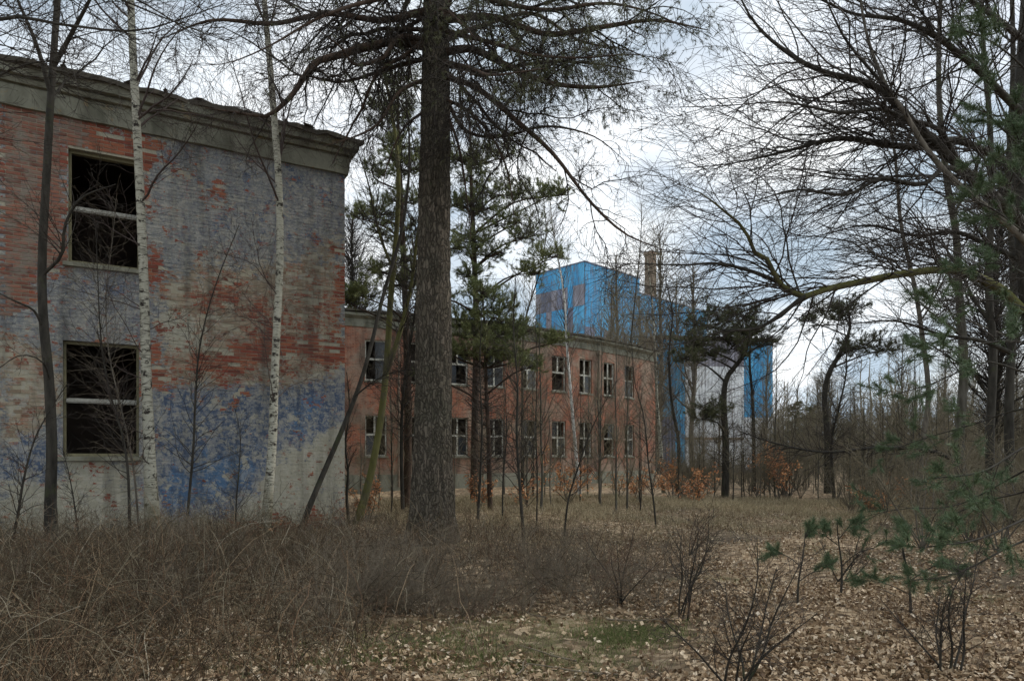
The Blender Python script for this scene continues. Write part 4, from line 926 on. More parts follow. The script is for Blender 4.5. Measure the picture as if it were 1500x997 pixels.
# give it a foot on the ground
w0 = at(1620, 560, 8.8); foot = np.array([w0[0] + .9, w0[1] + .2, gz(w0[0] + .9, w0[1] + .2)]); tP = np.concatenate([spline([foot, (foot + w0) / 2 + np.array([.1, 0, 0]), w0], [.1, .075], 10)[0][:-1], tr[0][0]]); tR = np.concatenate([np.linspace(.10, .077, 9), tr[1][0]])
tree('leaning_tree', 'pale grey stem slanting up to the left across the dark oak boughs', 'tree', (tP[None], tR[None]), [],
    [dict(n=60, t0=.4, ang=45, ratio=.2, lmin=.3, lmax=1.2, K=7, wig=.15, rr=.35, rmin=.004, rmax=.010), dict(n=300, ang=40, ratio=.5, K=5, lmin=.15, lmax=.5, wig=.2, rmin=.003)], bark='far_bark', seed=52, sides=9)
for (pts, r, lab, bk, sd_, D_) in [
    ([(1408, 745), (1405, 640), (1412, 540), (1405, 430), (1400, 340), (1385, 250), (1375, 120), (1380, -60)], .12, 'grey-green bare trunk behind the mossy oak bough, leftmost of the right hand trunks', 'grey_bark', 53, 17),
    ([(1452, 750), (1450, 640), (1455, 520), (1448, 420), (1452, 300), (1450, 180), (1440, 60), (1435, -120)], .095, 'dark bare tree standing between the grey-green trunk and the oak', 'dark_bark', 54, 15),
    ([(1482, 770), (1478, 600), (1485, 420), (1478, 260), (1484, 100), (1480, -100)], .11, 'dark slender trunk close to the right edge behind the young pine', 'dark_bark', 55, 16),
    ([(1345, 740), (1350, 660), (1360, 580), (1352, 500), (1340, 420), (1320, 330), (1310, 220), (1290, 120)], .085, 'slim bare tree rising left of the grey-green trunk behind the oak boughs', 'far_bark', 56, 20)]:
    k = len(pts); tr = spine([(x, y, D_) for x, y in pts], [r * f for f in np.linspace(1, .35, k)], 30)
    tree('bare_tree', lab, 'tree', tr, [], [dict(n=200, all=True, t0=.1, ang=45, ratio=.5, lmin=.4, lmax=1.6, K=7, wig=.16, rr=.4, rmin=.005, rmax=.014), dict(n=950, ang=40, ratio=.5, K=5, lmin=.2, lmax=.8, wig=.18, rmin=.0034)],
        bark=bk, seed=sd_, grow_limbs=[dict(n=16, t0=.3, t1=.97, ang=45, ratio=.3, lmin=1.4, lmax=3.5, K=10, wig=.14, grav=.03, rr=.45, rmax=.05, drift=(-.02, 0, 0))])

# ------------------------------------------------------------------ blue clad tower block and annex in the distance
def cladm(name, a, b, c):
    t = NT(name); p = t.pos(); r = t.rand(); k = t.mix(r, a, b)
    k = t.mix(t.ramp(t.noise(t.map(p, (1, 1, .22)), .9, 6, .65), [(.44, 0.0), (.62, .85)]), k, c)
    k = t.mix(t.ramp(t.noise(t.map(p, (2, 2, .5)), 1.3, 5, .7), [(.52, 0.0), (.62, .75)]), k, (.17, .16, .17))
    t.col(k); t.b.inputs['Roughness'].default_value = .55; return t.m
M['clad_blue'] = cladm('clad_blue', (.06, .33, .62), (.12, .47, .76), (.07, .25, .46))
M['clad_grey'] = cladm('clad_grey', (.26, .25, .29), (.36, .36, .42), (.17, .16, .18))
M['clad_navy'] = cladm('clad_navy', (.14, .17, .26), (.20, .22, .30), (.12, .12, .15))
M['clad_white'] = cladm('clad_white', (.74, .77, .79), (.82, .84, .85), (.58, .60, .62))
def panel_mesh(w, h, nrib):
    mb = MB(); n = nrib * 4; xs = np.linspace(0, w, n + 1)
    V, F = [], []
    for i, x in enumerate(xs):
        o_ = .05 if (i % 4) in (1, 2) else 0.0
        V += [(x, -.05 - o_, 0), (x, -.05 - o_, h), (x, 0, 0), (x, 0, h)]
    for i in range(n):
        a = i * 4; F += [(a, a + 4, a + 5, a + 1), (a + 1, a + 5, a + 7, a + 3), (a + 4, a, a + 2, a + 6)]
    return V, F
def clad(parent, A, dirv, length, z0, z1, cols, rows, chooser, seed):
    """clad a flat face starting at plan point A; outward normal is to the right of dirv"""
    g = random.Random(seed); w = length / cols; h = (z1 - z0) / rows; cache = {}
    ang = math.atan2(dirv[1], dirv[0]); V, F = panel_mesh(w - .02, h - .02, 3)
    for i in range(cols):
        for j in range(rows):
            m = chooser(i / cols, z0 + (j + .5) * h, g)
            if m is None: continue
            if m not in cache: me = mesh_np('cladding_panel', V, F4=F); me.materials.append(M[m]); cache[m] = me
            o = bpy.data.objects.new('cladding_panel', cache[m]); COL.objects.link(o); o.parent = parent
            o.location = (A[0] + dirv[0] * w * i - parent.location[0], A[1] + dirv[1] * w * i - parent.location[1], z0 + j * h + .03); o.rotation_euler = (0, 0, ang)
TW = empty('tower_block', (9.6, 90, 0)); tag(TW, 'tall far block clad in bright blue sheets with greyish lower parts behind the trees', 'building')
K_ = np.array([9.6, 90.0]); dR = np.array([.72, .694]); dL = np.array([-.694, .72])
def PT_(s, d, z): return (K_[0] + dR[0] * s + dL[0] * d, K_[1] + dR[1] * s + dL[1] * d, z)
mb = MB(); obox(PT_, .0, 12.2, 0.0, 9.0, -.5, 27.2, mb); obox(PT_, 12.2, 30.7, 0.003, 8.99, -.5, 25.1, mb); child('wall', mb.mesh('wall'), M['clad_grey'], TW)
mb = MB(); obox(PT_, -.12, 12.35, -.12, 9.1, 27.33, 27.5, mb); obox(PT_, 12.35, 30.8, -.12, 9.1, 25.2, 25.35, mb); child('roof', mb.mesh('roof'), M['clad_navy'], TW)
mb = MB(); obox(PT_, 19.6, 20.9, 3.0, 4.3, 25.4, 33.2, mb); obox(PT_, 19.45, 21.05, 2.85, 4.45, 33.2, 33.6, mb); child('chimney', mb.mesh('chimney'), M['red_brick'], TW)
def chR(u, z, g):
    v = mnoise.noise(Vector((u * 7, z * .12, 4))) + g.uniform(-.22, .22) + (z - 17) * .075 + (u - .3) * .35
    return 'clad_blue' if v > -.05 else ('clad_grey' if v < -.3 else 'clad_navy')
clad(TW, K_, dR, 12.2, 2.0, 27.3, 12, 9, chR, 3); clad(TW, K_ + dR * 12.2, dR, 18.5, 2.0, 25.15, 18, 8, lambda u, z, g: chR(.4 + u * .6, z, g), 8)
A_ = K_ + dL * 8.9
clad(TW, A_, -dL, 8.9, 2.0, 27.3, 9, 9, lambda u, z, g: 'clad_blue' if z > 23.5 or g.random() < .35 else ('clad_grey' if g.random() < .5 else 'clad_navy'), 4)
AN = empty('annex_building', (15.1, 72, 0)); tag(AN, 'white and blue clad low annex with flat roof right of the tower block', 'building')
A2 = np.array([15.1, 72.0]); d2 = np.array([.9886, .1505]); n2_ = np.array([-.1505, .9886])
def PA(s, d, z): return (A2[0] + d2[0] * s + n2_[0] * d, A2[1] + d2[1] * s + n2_[1] * d, z)
mb = MB(); obox(PA, 0, 13.3, 0.0, 11, -.5, 14.1, mb); child('wall', mb.mesh('wall'), M['clad_grey'], AN)
mb = MB(); obox(PA, -.2, 13.6, -.35, 11.2, 14.1, 14.45, mb); child('roof', mb.mesh('roof'), M['roof_felt'], AN)
def chA(u, z, g):
    if u < .25: return 'clad_blue' if (z > 6.4 or u > .15) else 'clad_navy'
    if u < .73: return 'clad_white' if z < 11.6 else 'clad_grey'
    return 'clad_blue' if z > 5.2 else 'clad_white'
clad(AN, A2, d2, 13.3, .5, 14.0, 12, 5, chA, 5)
mb = MB(); obox(PA, 3.2, 9.8, -.35, -.15, 3.5, 3.75, mb); child('pipe', mb.mesh('pipe'), M['red_brick'], AN)
# drain pipes on the far brick building
for s_, top in ((wc[8] + 1.1 if len(wc) > 8 else 20, 8.3), (wc[3] - 1.1, 8.3)):
    P_ = np.array([wall2(np.array([s_]), np.array([z]), .12)[0] for z in (.1, 3, 6, top - .3)])[None]
    o = child('drain_pipe', tube_mesh('drain_pipe', [(P_, np.full((1, 4), .055))], 8), M['rust_pipe'], B2)
    mb = MB(); obox(P2, s_ - .12, s_ + .12, -.26, -.02, top - .3, top - .02, mb)
    sub('hopper', mb, M['rust_pipe'], o, off2)

def shrub(label, px, py, D, n, H, seed, bark='dark_bark', twig='twig_dark', spread=.45, tw=120, name='bare_shrub', leaves=None, r=.010, group=None, tmin=.0025):
    g = np.random.default_rng(seed); b0 = at(px, py, D); b0[2] = float(gz(b0[0], b0[1])) - .02; e = empty(name, tuple(b0)); tag(e, label, 'shrub', group); st_ = []
    for i in range(n):
        d = np.array([g.normal(0, spread), g.normal(0, spread), 1.0]); d /= np.linalg.norm(d); l = H * g.uniform(.6, 1.1)
        p = [b0 + np.array([g.normal(0, .04), g.normal(0, .04), 0])]
        for k in range(4): d = d + g.normal(0, .13, 3) * np.array([1, 1, .3]); d /= np.linalg.norm(d); p.append(p[-1] + d * l / 4)
        P, Rr = spline(p, [r, r * .85, r * .65, r * .45, r * .2], 14); st_.append((P[None], Rr[None])); child('stem', tube_mesh('stem', [st_[-1]], 5), M[bark], e)
    t1 = grow(st_, tw, g, t0=.2, ang=42, ratio=.45, lmin=.12, lmax=.8, K=6, wig=.17, grav=.02, rr=.5, rmin=tmin); t2 = grow([t1], tw * 3, g, ang=42, ratio=.5, lmin=.05, lmax=.35, K=4, wig=.2, rmin=tmin * .8)
    o = child('twigs', tube_mesh('twigs', [t1, t2], 3), M[twig], e); tag(o, kind='stuff')
    if leaves:
        pp, tt = along([t1, t2], leaves, g, .1, 1); pp = pp + g.normal(0, .02, pp.shape); o = child('leaves', leaves_mesh('leaves', pp, g, size=.075, flat=.8), M['beech_leaf'], e); tag(o, kind='stuff')
    return e

# ------------------------------------------------------------------ trees seen through and behind, one prototype each, copied
def proto_tree(seed, H, r, nl, tw, bark, spread=45, cat='tree', name='bare_tree', droop=0.0, twmat='twig_far', rmin=.007):
    g = np.random.default_rng(seed); n = 7; z = np.linspace(0, H, n); x = np.cumsum(g.normal(0, .03 * H / 6, n)); y = np.cumsum(g.normal(0, .03 * H / 6, n)); x[0] = y[0] = 0
    P, Rr = spline(np.stack([x, y, z], -1), list(np.linspace(1, .15, n) * r), 20)
    e, L, T = tree(name, '-', cat, (P[None], Rr[None]), [],
        [dict(n=tw, all=True, t0=.15, ang=spread, ratio=.42, lmin=.5, lmax=2.2, K=6, wig=.15, grav=droop, rr=.45, rmin=rmin, rmax=.02), dict(n=tw * 3, ang=40, ratio=.5, K=4, lmin=.25, lmax=1.0, wig=.2, rmin=rmin * .7)],
        bark=bark, twig=twmat, seed=seed, sides=8, limb_sides=4)
    # joined limbs: too small at this distance to show one by one
    gp = grow([(P[None], Rr[None])], nl, g, t0=.25, t1=.95, ang=spread * .85, ratio=.38, lmin=1, lmax=H * .4, K=7, wig=.12, grav=.06, rr=.45, rmax=.06)
    o = child('limbs', tube_mesh('limbs', [gp], 4), M[bark], e); o.location = (0, 0, 0)
    t1 = grow([gp], tw, g, t0=.15, ang=spread, ratio=.5, lmin=.5, lmax=2.0, K=6, wig=.16, grav=.02, rr=.5, rmin=rmin, rmax=.02); t2 = grow([t1], tw * 3, g, ang=40, ratio=.5, K=4, lmin=.2, lmax=.9, wig=.2, rmin=rmin * .7)
    o = child('crown_twigs', tube_mesh('crown_twigs', [t1, t2], 3), M[twmat], e); tag(o, kind='stuff'); o.location = (0, 0, 0)
    return e
def place(proto, x, y, sc=1.0, rz=0.0, first=False, label=None, group=None):
    o = proto if first else copy_tree(proto)
    o.location = (x, y, float(gz(x, y)) - .05); o.scale = (sc, sc, sc * random.uniform(.92, 1.08)); o.rotation_euler = (0, 0, rz)
    o['label'] = label; o['group'] = group; return o
far_p = [proto_tree(101, 11, .16, 22, 130, 'far_bark'), proto_tree(102, 13, .18, 26, 150, 'far_bark', 38), proto_tree(103, 9, .12, 20, 120, 'grey_bark', 50)]
tall_p = [proto_tree(111, 17, .2, 44, 900, 'dark_bark', 42, rmin=.008, twmat='twig_dark'), proto_tree(112, 15, .16, 40, 800, 'far_bark', 35, rmin=.008, twmat='twig_dark')]
sap_p = [proto_tree(121, 5.5, .035, 9, 26, 'dark_bark', 35, name='sapling', cat='sapling', rmin=.005), proto_tree(122, 4.2, .028, 8, 24, 'far_bark', 40, name='sapling', cat='sapling', rmin=.005), proto_tree(123, 6.5, .045, 10, 30, 'grey_bark', 32, name='sapling', cat='sapling', rmin=.005)]
g = random.Random(77); used = set()
def scatter(protos, n, pxr, Dr, scr, label, group, rej=None):
    k = 0; tries = 0
    while k < n and tries < n * 40:
        tries += 1; px = g.uniform(*pxr); D = g.uniform(*Dr); x = (px - 750) / FPX * D
        if rej and rej(px, D, x): continue
        p = protos[k % len(protos)]; f = p.name not in used; used.add(p.name)
        place(p, x, D, g.uniform(*scr), g.uniform(0, 6.28), f, label, group); k += 1
scatter(far_p, 40, (1120, 1800), (34, 66), (.40, .72), 'grey-brown bare woodland tree at the far side of the clearing', 'bare trees beyond the clearing')
def clear_of_b2(px, D, x): return D < 47 + max(0, (x - 6)) * .9
scatter(far_p, 16, (820, 1090), (52, 68), (.8, 1.15), 'bare tree standing between the far brick building and the blue block', 'bare trees before the blue block', lambda px, D, x: clear_of_b2(px, D, x) or 965 < px)
for (px, D, k, sc) in ((905, 66, 1, 1.25), (935, 72, 0, 1.35), (962, 68, 1, 1.3), (990, 76, 0, 1.4), (1015, 70, 1, 1.25), (880, 74, 0, 1.1)): place(far_p[k], (px - 750) / FPX * D, D, sc * 1.35, g.uniform(0, 6), False, ['tall grey tree veiling the tower just right of its near corner', 'tall grey twiggy tree before the step in the tower roofline', 'tall twiggy tree standing before the chimney of the tower', 'tall grey tree before the right half of the stepped tower', 'rightmost of the tall grey trees before the stepped tower', 'leftmost of the tall grey trees before the stepped tower'][[905, 935, 962, 990, 1015, 880].index(px)], 'tall trees veiling the blue block')
scatter(far_p, 3, (965, 1130), (32, 46), (.35, .5), 'low bare tree in the thicket below the white annex', 'bare trees before the white annex', lambda px, D, x: x < 10.5)
scatter(sap_p, 34, (965, 1135), (25, 38), (.35, .72), 'low thin bare sapling in the thicket below the annex', 'saplings below the annex', lambda px, D, x: x < 6.0)
scatter(sap_p, 90, (1135, 1600), (25, 40), (.55, 1.0), 'thin upright bare sapling in the thicket at the back of the clearing', 'saplings behind the clearing', lambda px, D, x: x < 6.0)
scatter(sap_p, 38, (520, 950), (19, 29), (.5, .95), 'thin bare sapling before the far brick building', 'saplings before the far brick building')
for (px, D, k, sc) in ((-60, 30, 0, .95), (50, 31, 1, 1.05), (150, 30, 0, .95), (240, 33, 1, 1.05), (330, 32, 0, 1.0), (430, 36, 1, 1.0), (520, 44, 0, 1.0), (-200, 32, 1, 1)):
    p = tall_p[k]; f = p.name not in used; used.add(p.name)
    place(p, (px - 750) / FPX * D, D, sc, g.uniform(0, 6), f, 'tall bare tree whose crown shows above the roof of the near building', 'bare trees behind the near building')
for (px, D, k, sc) in ((1460, 27, 0, .85), (1580, 22, 1, .9), (1690, 19, 0, .9)):
    place(tall_p[k], (px - 750) / FPX * D, D, sc, g.uniform(0, 6), False, 'tall bare tree in the wood behind the right hand oak', 'bare trees behind the oak')
# distant wood as one mass
gg = np.random.default_rng(61); n = 1000; ang = gg.uniform(-1.1, 1.25, n); D = gg.uniform(60, 170, n); X = np.tan(ang * .72) * D; ok = ~((X > -6) & (X < 33) & (D < 118)); X, D = X[ok], D[ok]; n = len(X)
H = gg.uniform(8, 14, n) * (D / 130) ** .3; z = np.linspace(0, 1, 6); P = np.stack([X[:, None] + gg.normal(0, .15, (n, 6)), D[:, None] + gg.normal(0, .15, (n, 6)), H[:, None] * z[None]], -1)
Rr = np.linspace(.2, .04, 6)[None].repeat(n, 0); t1 = grow([(P, Rr)], 17000, gg, t0=.12, ang=42, ratio=.35, lmin=1.2, lmax=5, K=5, wig=.15, grav=.08, rmin=.035, rmax=.07); t2 = grow([t1], 34000, gg, ang=40, ratio=.5, lmin=.8, lmax=2.5, K=3, rmin=.025)
M['wood_mass'] = twigm('wood_mass', (.14, .125, .09), (.25, .225, .17))
o = link('distant_wood', tube_mesh('distant_wood', [(P, Rr), t1, t2], 3), M['wood_mass']); tag(o, kind='stuff', label='low grey-brown bare wood along the horizon right of the annex', cat='wood')
scr = []
for i in range(3):
    e = shrub('-', 750, 760, 30, 9, 3.2, 450 + i, bark='far_bark', twig='twig_far', tw=170, name='thicket_shrub', spread=.35, r=.02, tmin=.006); scr.append(e)
for i in range(110):
    e = scr[i % 3] if i < 3 else copy_tree(scr[i % 3]); px_s = g.uniform(965, 1650); D_ = g.uniform(25.5, 46)
    x = (px_s - 750) / FPX * D_; x = max(x, 6.4 + (D_ - 25) * .2); e.location = (x, D_, float(gz(x, D_))); s_ = g.uniform(.5, 1.05) * (1.0 if px_s > 1130 else .8); e.scale = (s_, s_, s_); e.rotation_euler = (0, 0, g.uniform(0, 6.28))
    e['label'] = 'many-stemmed bare bush in the grey-brown thicket behind the clearing'; e['group'] = 'bushes of the thicket behind the clearing'
for i in range(62):
    e = copy_tree(scr[i % 3]); px_s = g.uniform(1230, 1720); D_ = g.uniform(16.5, 27)
    if i > 39: px_s = g.uniform(1340, 1700); D_ = g.uniform(11.5, 17)
    x = (px_s - 750) / FPX * D_; e.location = (x, D_, float(gz(x, D_))); s_ = g.uniform(.35, .7); e.scale = (s_ * 1.2, s_ * 1.2, s_); e.rotation_euler = (0, 0, g.uniform(0, 6.28))
    e['label'] = 'bare bush of the nearer brushwood at the right of the clearing'; e['group'] = 'brushwood at the right of the clearing'
# dark evergreens in the distance behind
for i, (px, D, H_) in enumerate(((1190, 70, 6.5), (1165, 80, 8), (1240, 85, 6), (1310, 80, 6.5), (1360, 90, 7))):
    x = (px - 750) / FPX * D; gg = np.random.default_rng(70 + i); e = empty('spruce_tree', (x, D, 0)); tag(e, 'dark evergreen rising from the horizon wood beyond the clearing', 'tree', 'evergreens on the horizon')
    tp = (np.stack([np.full(8, x), np.full(8, float(D)), np.linspace(0, H_, 8)], -1)[None], np.linspace(.15, .03, 8)[None]); child('trunk', tube_mesh('trunk', [tp], 6), M['dark_bark'], e)
    br = grow([tp], 90, gg, t0=.15, ang=80, ratio=.3, lmin=.4, lmax=1.9, K=5, wig=.1, rmin=.02); pp, tt = along([br], 1500, gg, .1, 1)
    o = child('needles', tuft_mesh('needles', pp, tt, gg, n=6, ln=.3, w=.04), M['needles_dark'], e); tag(o, kind='stuff')

# ------------------------------------------------------------------ single saplings and white birches placed one by one
def sap(label, pts, D, r, seed, bark='dark_bark', tw=60, name='sapling', cat='sapling', twig='twig_dark', ang=45, n2=3, lmax=1.0, drift=None):
    k = len(pts); tr = spine([(x, y, D) for x, y in pts], [r * f for f in np.linspace(1, .22, k)], 26)
    return tree(name, label, cat, tr, [], [dict(n=tw, t0=.2, ang=ang, ratio=.25, lmin=.25, lmax=lmax, K=7, wig=.15, grav=.03, rr=.4, rmin=.0035, rmax=.012, drift=drift), dict(n=tw * n2, ang=40, ratio=.5, K=5, lmin=.12, lmax=.6, wig=.2, rmin=.0026)], bark=bark, twig=twig, seed=seed, sides=7)
sap('thin dark sapling before the wall midway between the two birches', [(272, 800), (276, 740), (283, 660), (286, 590), (291, 520), (303, 460), (322, 400), (350, 330)], 12.8, .028, 201)
sap('curved sapling crossing the lower window opening of the painted wall', [(190, 800), (188, 700), (180, 640), (165, 590), (152, 530), (146, 470), (143, 400), (140, 330)], 11.8, .026, 202, tw=80)
sap('pale twiggy sapling with branches fanned across the upper window opening', [(205, 800), (196, 690), (178, 600), (160, 520), (155, 450), (158, 400), (165, 350), (170, 290)], 12.6, .02, 203, bark='far_bark', twig='cane', tw=110, lmax=.9, ang=60)
sap('low forked sapling under the lower window sill', [(118, 800), (112, 760), (106, 720), (100, 690), (92, 660)], 11.4, .018, 204, tw=40)
sap('sapling leaning left beside the dark trunk at the left edge', [(12, 810), (25, 760), (35, 700), (52, 640), (80, 590), (100, 560)], 9.5, .022, 205, tw=50)
sap('dark sapling beside the pale plaster, between the birch and the leaning trunk', [(345, 800), (346, 740), (350, 690), (352, 640), (345, 600)], 13.0, .018, 206, tw=40)
sap('dark crooked stem against the corner of the painted building', [(512, 775), (508, 730), (510, 690), (506, 650), (512, 600), (508, 545)], 16.8, .045, 207, tw=50)
sap('slim straight sapling just right of the big pine', [(700, 760), (704, 690), (706, 620), (703, 540), (706, 450)], 17, .035, 208, tw=60)
sap('tall dark sapling in the gap between pine and white birch', [(768, 800), (762, 720), (757, 640), (758, 560), (752, 480), (756, 400)], 13.5, .035, 209, tw=90)
sap('thin sapling parallel to the taller one, right of it', [(786, 770), (787, 700), (785, 620), (787, 540), (784, 470)], 17, .024, 210, tw=60)
sap('sapling with red-brown stem before the middle of the far facade', [(736, 760), (737, 700), (742, 640), (741, 570), (748, 520)], 18, .024, 211, tw=50)
sap('crooked sapling before the right windows of the far facade', [(826, 790), (832, 735), (845, 690), (862, 640), (880, 600), (905, 555)], 15, .026, 212, tw=60)
sap('sapling leaning left in front of the last window of the far facade', [(962, 790), (958, 740), (950, 680), (943, 610), (930, 560), (925, 500)], 16, .026, 213, tw=70)
sap('multi-twigged bare tree before the right blue panels of the annex', [(1104, 720), (1104, 640), (1102, 580), (1098, 520), (1106, 460), (1115, 440)], 29, .10, 214, name='bare_tree', cat='tree', tw=90, lmax=2.4, ang=35)
sap('bare tree with dark trunk before the left blue column of the annex', [(992, 725), (994, 650), (984, 590), (980, 520), (985, 460), (975, 410)], 30, .10, 215, name='bare_tree', cat='tree', tw=90, lmax=2.4, ang=38)
sap('white birch with a thin bright stem before the far brick facade', [(850, 735), (846, 690), (838, 600), (830, 500), (826, 430), (812, 350), (805, 290)], 29, .085, 216, bark='white_bark', name='birch_tree', cat='tree', twig='twig_birch', tw=150, lmax=2.2, ang=38)
sap('white birch at the right end of the far brick building with pale spreading crown', [(972, 725), (968, 660), (962, 580), (959, 500), (955, 440), (948, 380)], 31, .10, 217, bark='birch_bark', name='birch_tree', cat='tree', twig='cane', tw=190, lmax=2.6, ang=42)
sap('thin bare tree with whippy crown before the gap left of the pine', [(590, 745), (588, 650), (592, 560), (606, 470), (612, 400), (600, 330)], 19, .06, 218, name='bare_tree', cat='tree', tw=120, lmax=1.5)
sap('thin tree with a tall fine crown against the sky left of the blue block', [(765, 740), (765, 600), (768, 480), (790, 400), (800, 340), (795, 280)], 27, .06, 219, name='bare_tree', cat='tree', tw=170, lmax=1.8, twig='twig_far')
sap('thin bare tree whose crown crosses the top of the blue block', [(905, 740), (912, 640), (920, 540), (930, 440), (938, 360), (940, 300)], 45, .10, 220, name='bare_tree', cat='tree', tw=260, lmax=3.0, twig='twig_far')
sap('slim forked tree before the open sky right of the annex', [(1222, 735), (1218, 650), (1228, 600), (1240, 540), (1236, 470)], 27, .07, 221, name='bare_tree', cat='tree', tw=150, lmax=2.0)
# long low dark boughs sweeping over the thicket
sap('long low dead bough sweeping left over the thicket', [(1420, 742), (1410, 690), (1370, 662), (1290, 655), (1210, 662), (1140, 650), (1085, 632)], 19, .07, 222, name='fallen_bough', cat='bough', tw=120, lmax=1.6)

shrub('dark bare shrub at the bottom edge right of the grassy patches', 1085, 1010, 4.9, 7, 1.15, 301, tw=130)
shrub('spindly bare shrub on the leaf carpet above the bottom right shrub', 1000, 905, 7.2, 5, 1.1, 302, tw=90)
shrub('bare shrub near the bottom right corner below the young pine boughs', 1385, 985, 5.2, 6, 1.0, 303, tw=110)
shrub('small bare shrub in front of the tall grass, middle of the clearing', 1230, 845, 9.5, 5, .9, 304, tw=80)
shrub('bare shrub left of the spindly one, at the edge of the brambles', 905, 890, 7.6, 5, .95, 305, tw=90, twig='cane_red')
shrub('bare shrub with reddish twigs on the leaf carpet before the far facade', 1010, 800, 12.5, 6, 1.0, 306, tw=90, twig='cane_red')
for i, (px, py, D, n, H, lv, lab) in enumerate((
    (832, 740, 23, 7, 1.9, 520, 'orange-leaved beech shrub below the fourth last window of the far facade'), (905, 742, 25, 5, 1.2, 130, 'sparse beech shrub with orange leaves below the last window of the far facade'),
    (985, 728, 26.5, 8, 2.0, 560, 'beech shrub with rusty leaves at the right end of the far brick building'), (1143, 735, 26, 8, 2.1, 560, 'golden orange beech shrub right of the annex'),
    (1278, 755, 20, 6, 1.0, 320, 'low beech shrub with red-brown leaves at the back of the clearing'), (1345, 750, 22, 6, 1.3, 260, 'beech shrub with dull red leaves in the shade behind the clearing'),
    (1015, 738, 24, 6, 1.5, 320, 'bright orange-leaved beech shrub at the thicket edge just left of the crooked pine'), (700, 752, 20, 5, 1.3, 200, 'beech shrub with scattered orange leaves beside the slim sapling right of the big pine'), (935, 745, 23, 5, 1.1, 220, 'knee high beech shrub with orange leaves below the end of the far facade'), (538, 752, 19, 6, 1.4, 240, 'small beech shrub with orange leaves by the corner of the painted building'), (362, 795, 13.0, 3, .7, 30, 'tiny shrub with red leaves at the foot of the second birch'),
    (770, 745, 21, 5, 1.3, 120, 'thin beech shrub with few orange leaves right of the big pine'))):
    shrub(lab, px, py, D, n, H, 320 + i, tw=90, name='beech_shrub', leaves=int(lv * 2.2), r=.014, spread=.5, bark='far_bark', twig='twig_far', tmin=.004)

# ------------------------------------------------------------------ brambles
def bramble_set(x, y, g, H=(.4, .95), K=8, r=(.0017, .0038), el=(38, 89), arch=(.0, .42), wig=.17, lift=0.0):
    n = len(x); hn = .45 + 1.1 * (np.sin(x * 1.9 + y * .6) * np.cos(y * 2.3 - x) * .5 + .5) * np.where(y > 8, .74, .95)
    b0 = np.stack([x, y, gz(x, y) - .02 + g.random(n) * lift * hn], -1); a = g.uniform(0, 6.28, n); el = np.radians(g.uniform(*el, n)); d = np.stack([np.cos(a) * np.cos(el), np.sin(a) * np.cos(el), np.sin(el)], -1)
    h = g.uniform(*H, n) * 1.35 * hn; P = np.empty((n, K, 3)); P[:, 0] = b0; ar = g.uniform(*arch, n)[:, None]
    for k in range(1, K):
        d = nrm3(d + g.normal(0, wig, (n, 3)) - np.array([0, 0, 1.0]) * ar * (k / K) * 1.3); P[:, k] = P[:, k - 1] + d * (h / (K - 1))[:, None]
    P[:, :, 2] = np.maximum(P[:, :, 2], gz(P[:, :, 0], P[:, :, 1]) + .01)
    R0 = g.uniform(*r, n)[:, None]; return P, R0 * np.linspace(1, .4, K)[None]
def cane_mesh(name, sets, g, sides=3):
    me = tube_mesh(name, sets, sides); v = np.concatenate([np.repeat(g.random(len(P)), P.shape[1] * sides) for P, _ in sets])
    a_ = me.attributes.new('rnd', 'FLOAT', 'POINT'); a_.data.foreach_set('value', v.astype(np.float32)); return me
t = NT('cane_mix'); r_ = t.attr('rnd'); t.col(t.ramp(r_, [(0.0, (.022, .016, .010)), (.45, (.060, .044, .026)), (.8, (.13, .105, .065)), (.96, (.26, .23, .16)), (1.0, (.40, .36, .28))])); M['cane_mix'] = t.m
t = NT('cane_mix_red'); r_ = t.attr('rnd'); t.col(t.ramp(r_, [(0.0, (.04, .022, .014)), (.4, (.12, .07, .042)), (.8, (.22, .145, .085)), (1.0, (.36, .27, .17))])); M['cane_mix_red'] = t.m
gb = np.random.default_rng(401)
N_ = 26000; D = 3.7 + (14.6 - 3.7) * gb.random(N_) ** .95; px = gb.uniform(-140, 1040, N_)
py = HOR + 1650 / D
dens = np.clip((600 - px) / 300, .0, 1) * np.clip((D - 4.0) / 1.6 + np.clip((260 - px) / 300, 0, .6), .22, 1) + np.clip((1010 - px) / 300, 0, 1) * np.clip((D - 7.0) / 2.5, 0.05, 1) * .66
dens *= .35 + .95 * (np.sin(px * .013 + D) * np.cos(D * 1.7 + px * .004) * .5 + .5)
k = gb.random(N_) < dens; D, px = D[k], px[k]; X = (px - 750) / FPX * D
# keep out of the walls
sd1 = (X - C1[0]) * N1[0] + (D - C1[1]) * N1[1]; k = sd1 > .12; k |= X > C1[0] + .2; X, D = X[k], D[k]
half = gb.random(len(X)) < .62
P, Rr = bramble_set(X, D, gb, (.26, .72), lift=.22); ch = grow([(P, Rr)], int(len(X) * 1.6), gb, t0=.2, ang=55, ratio=.5, lmin=.08, lmax=.45, K=5, wig=.28, rr=.7, rmin=.0019)
o = link('bramble_thicket', cane_mesh('bramble_thicket', [(P[half], Rr[half]), ch], gb), M['cane_mix']); tag(o, kind='stuff', label='waist high tangle of grey-brown bramble canes', cat='brambles')
o = link('bramble_canes', cane_mesh('bramble_canes', [(P[~half], Rr[~half])], gb), M['cane_mix_red']); tag(o, kind='stuff', label='red-brown canes among the bramble tangle', cat='brambles')
print('brambles', len(X))
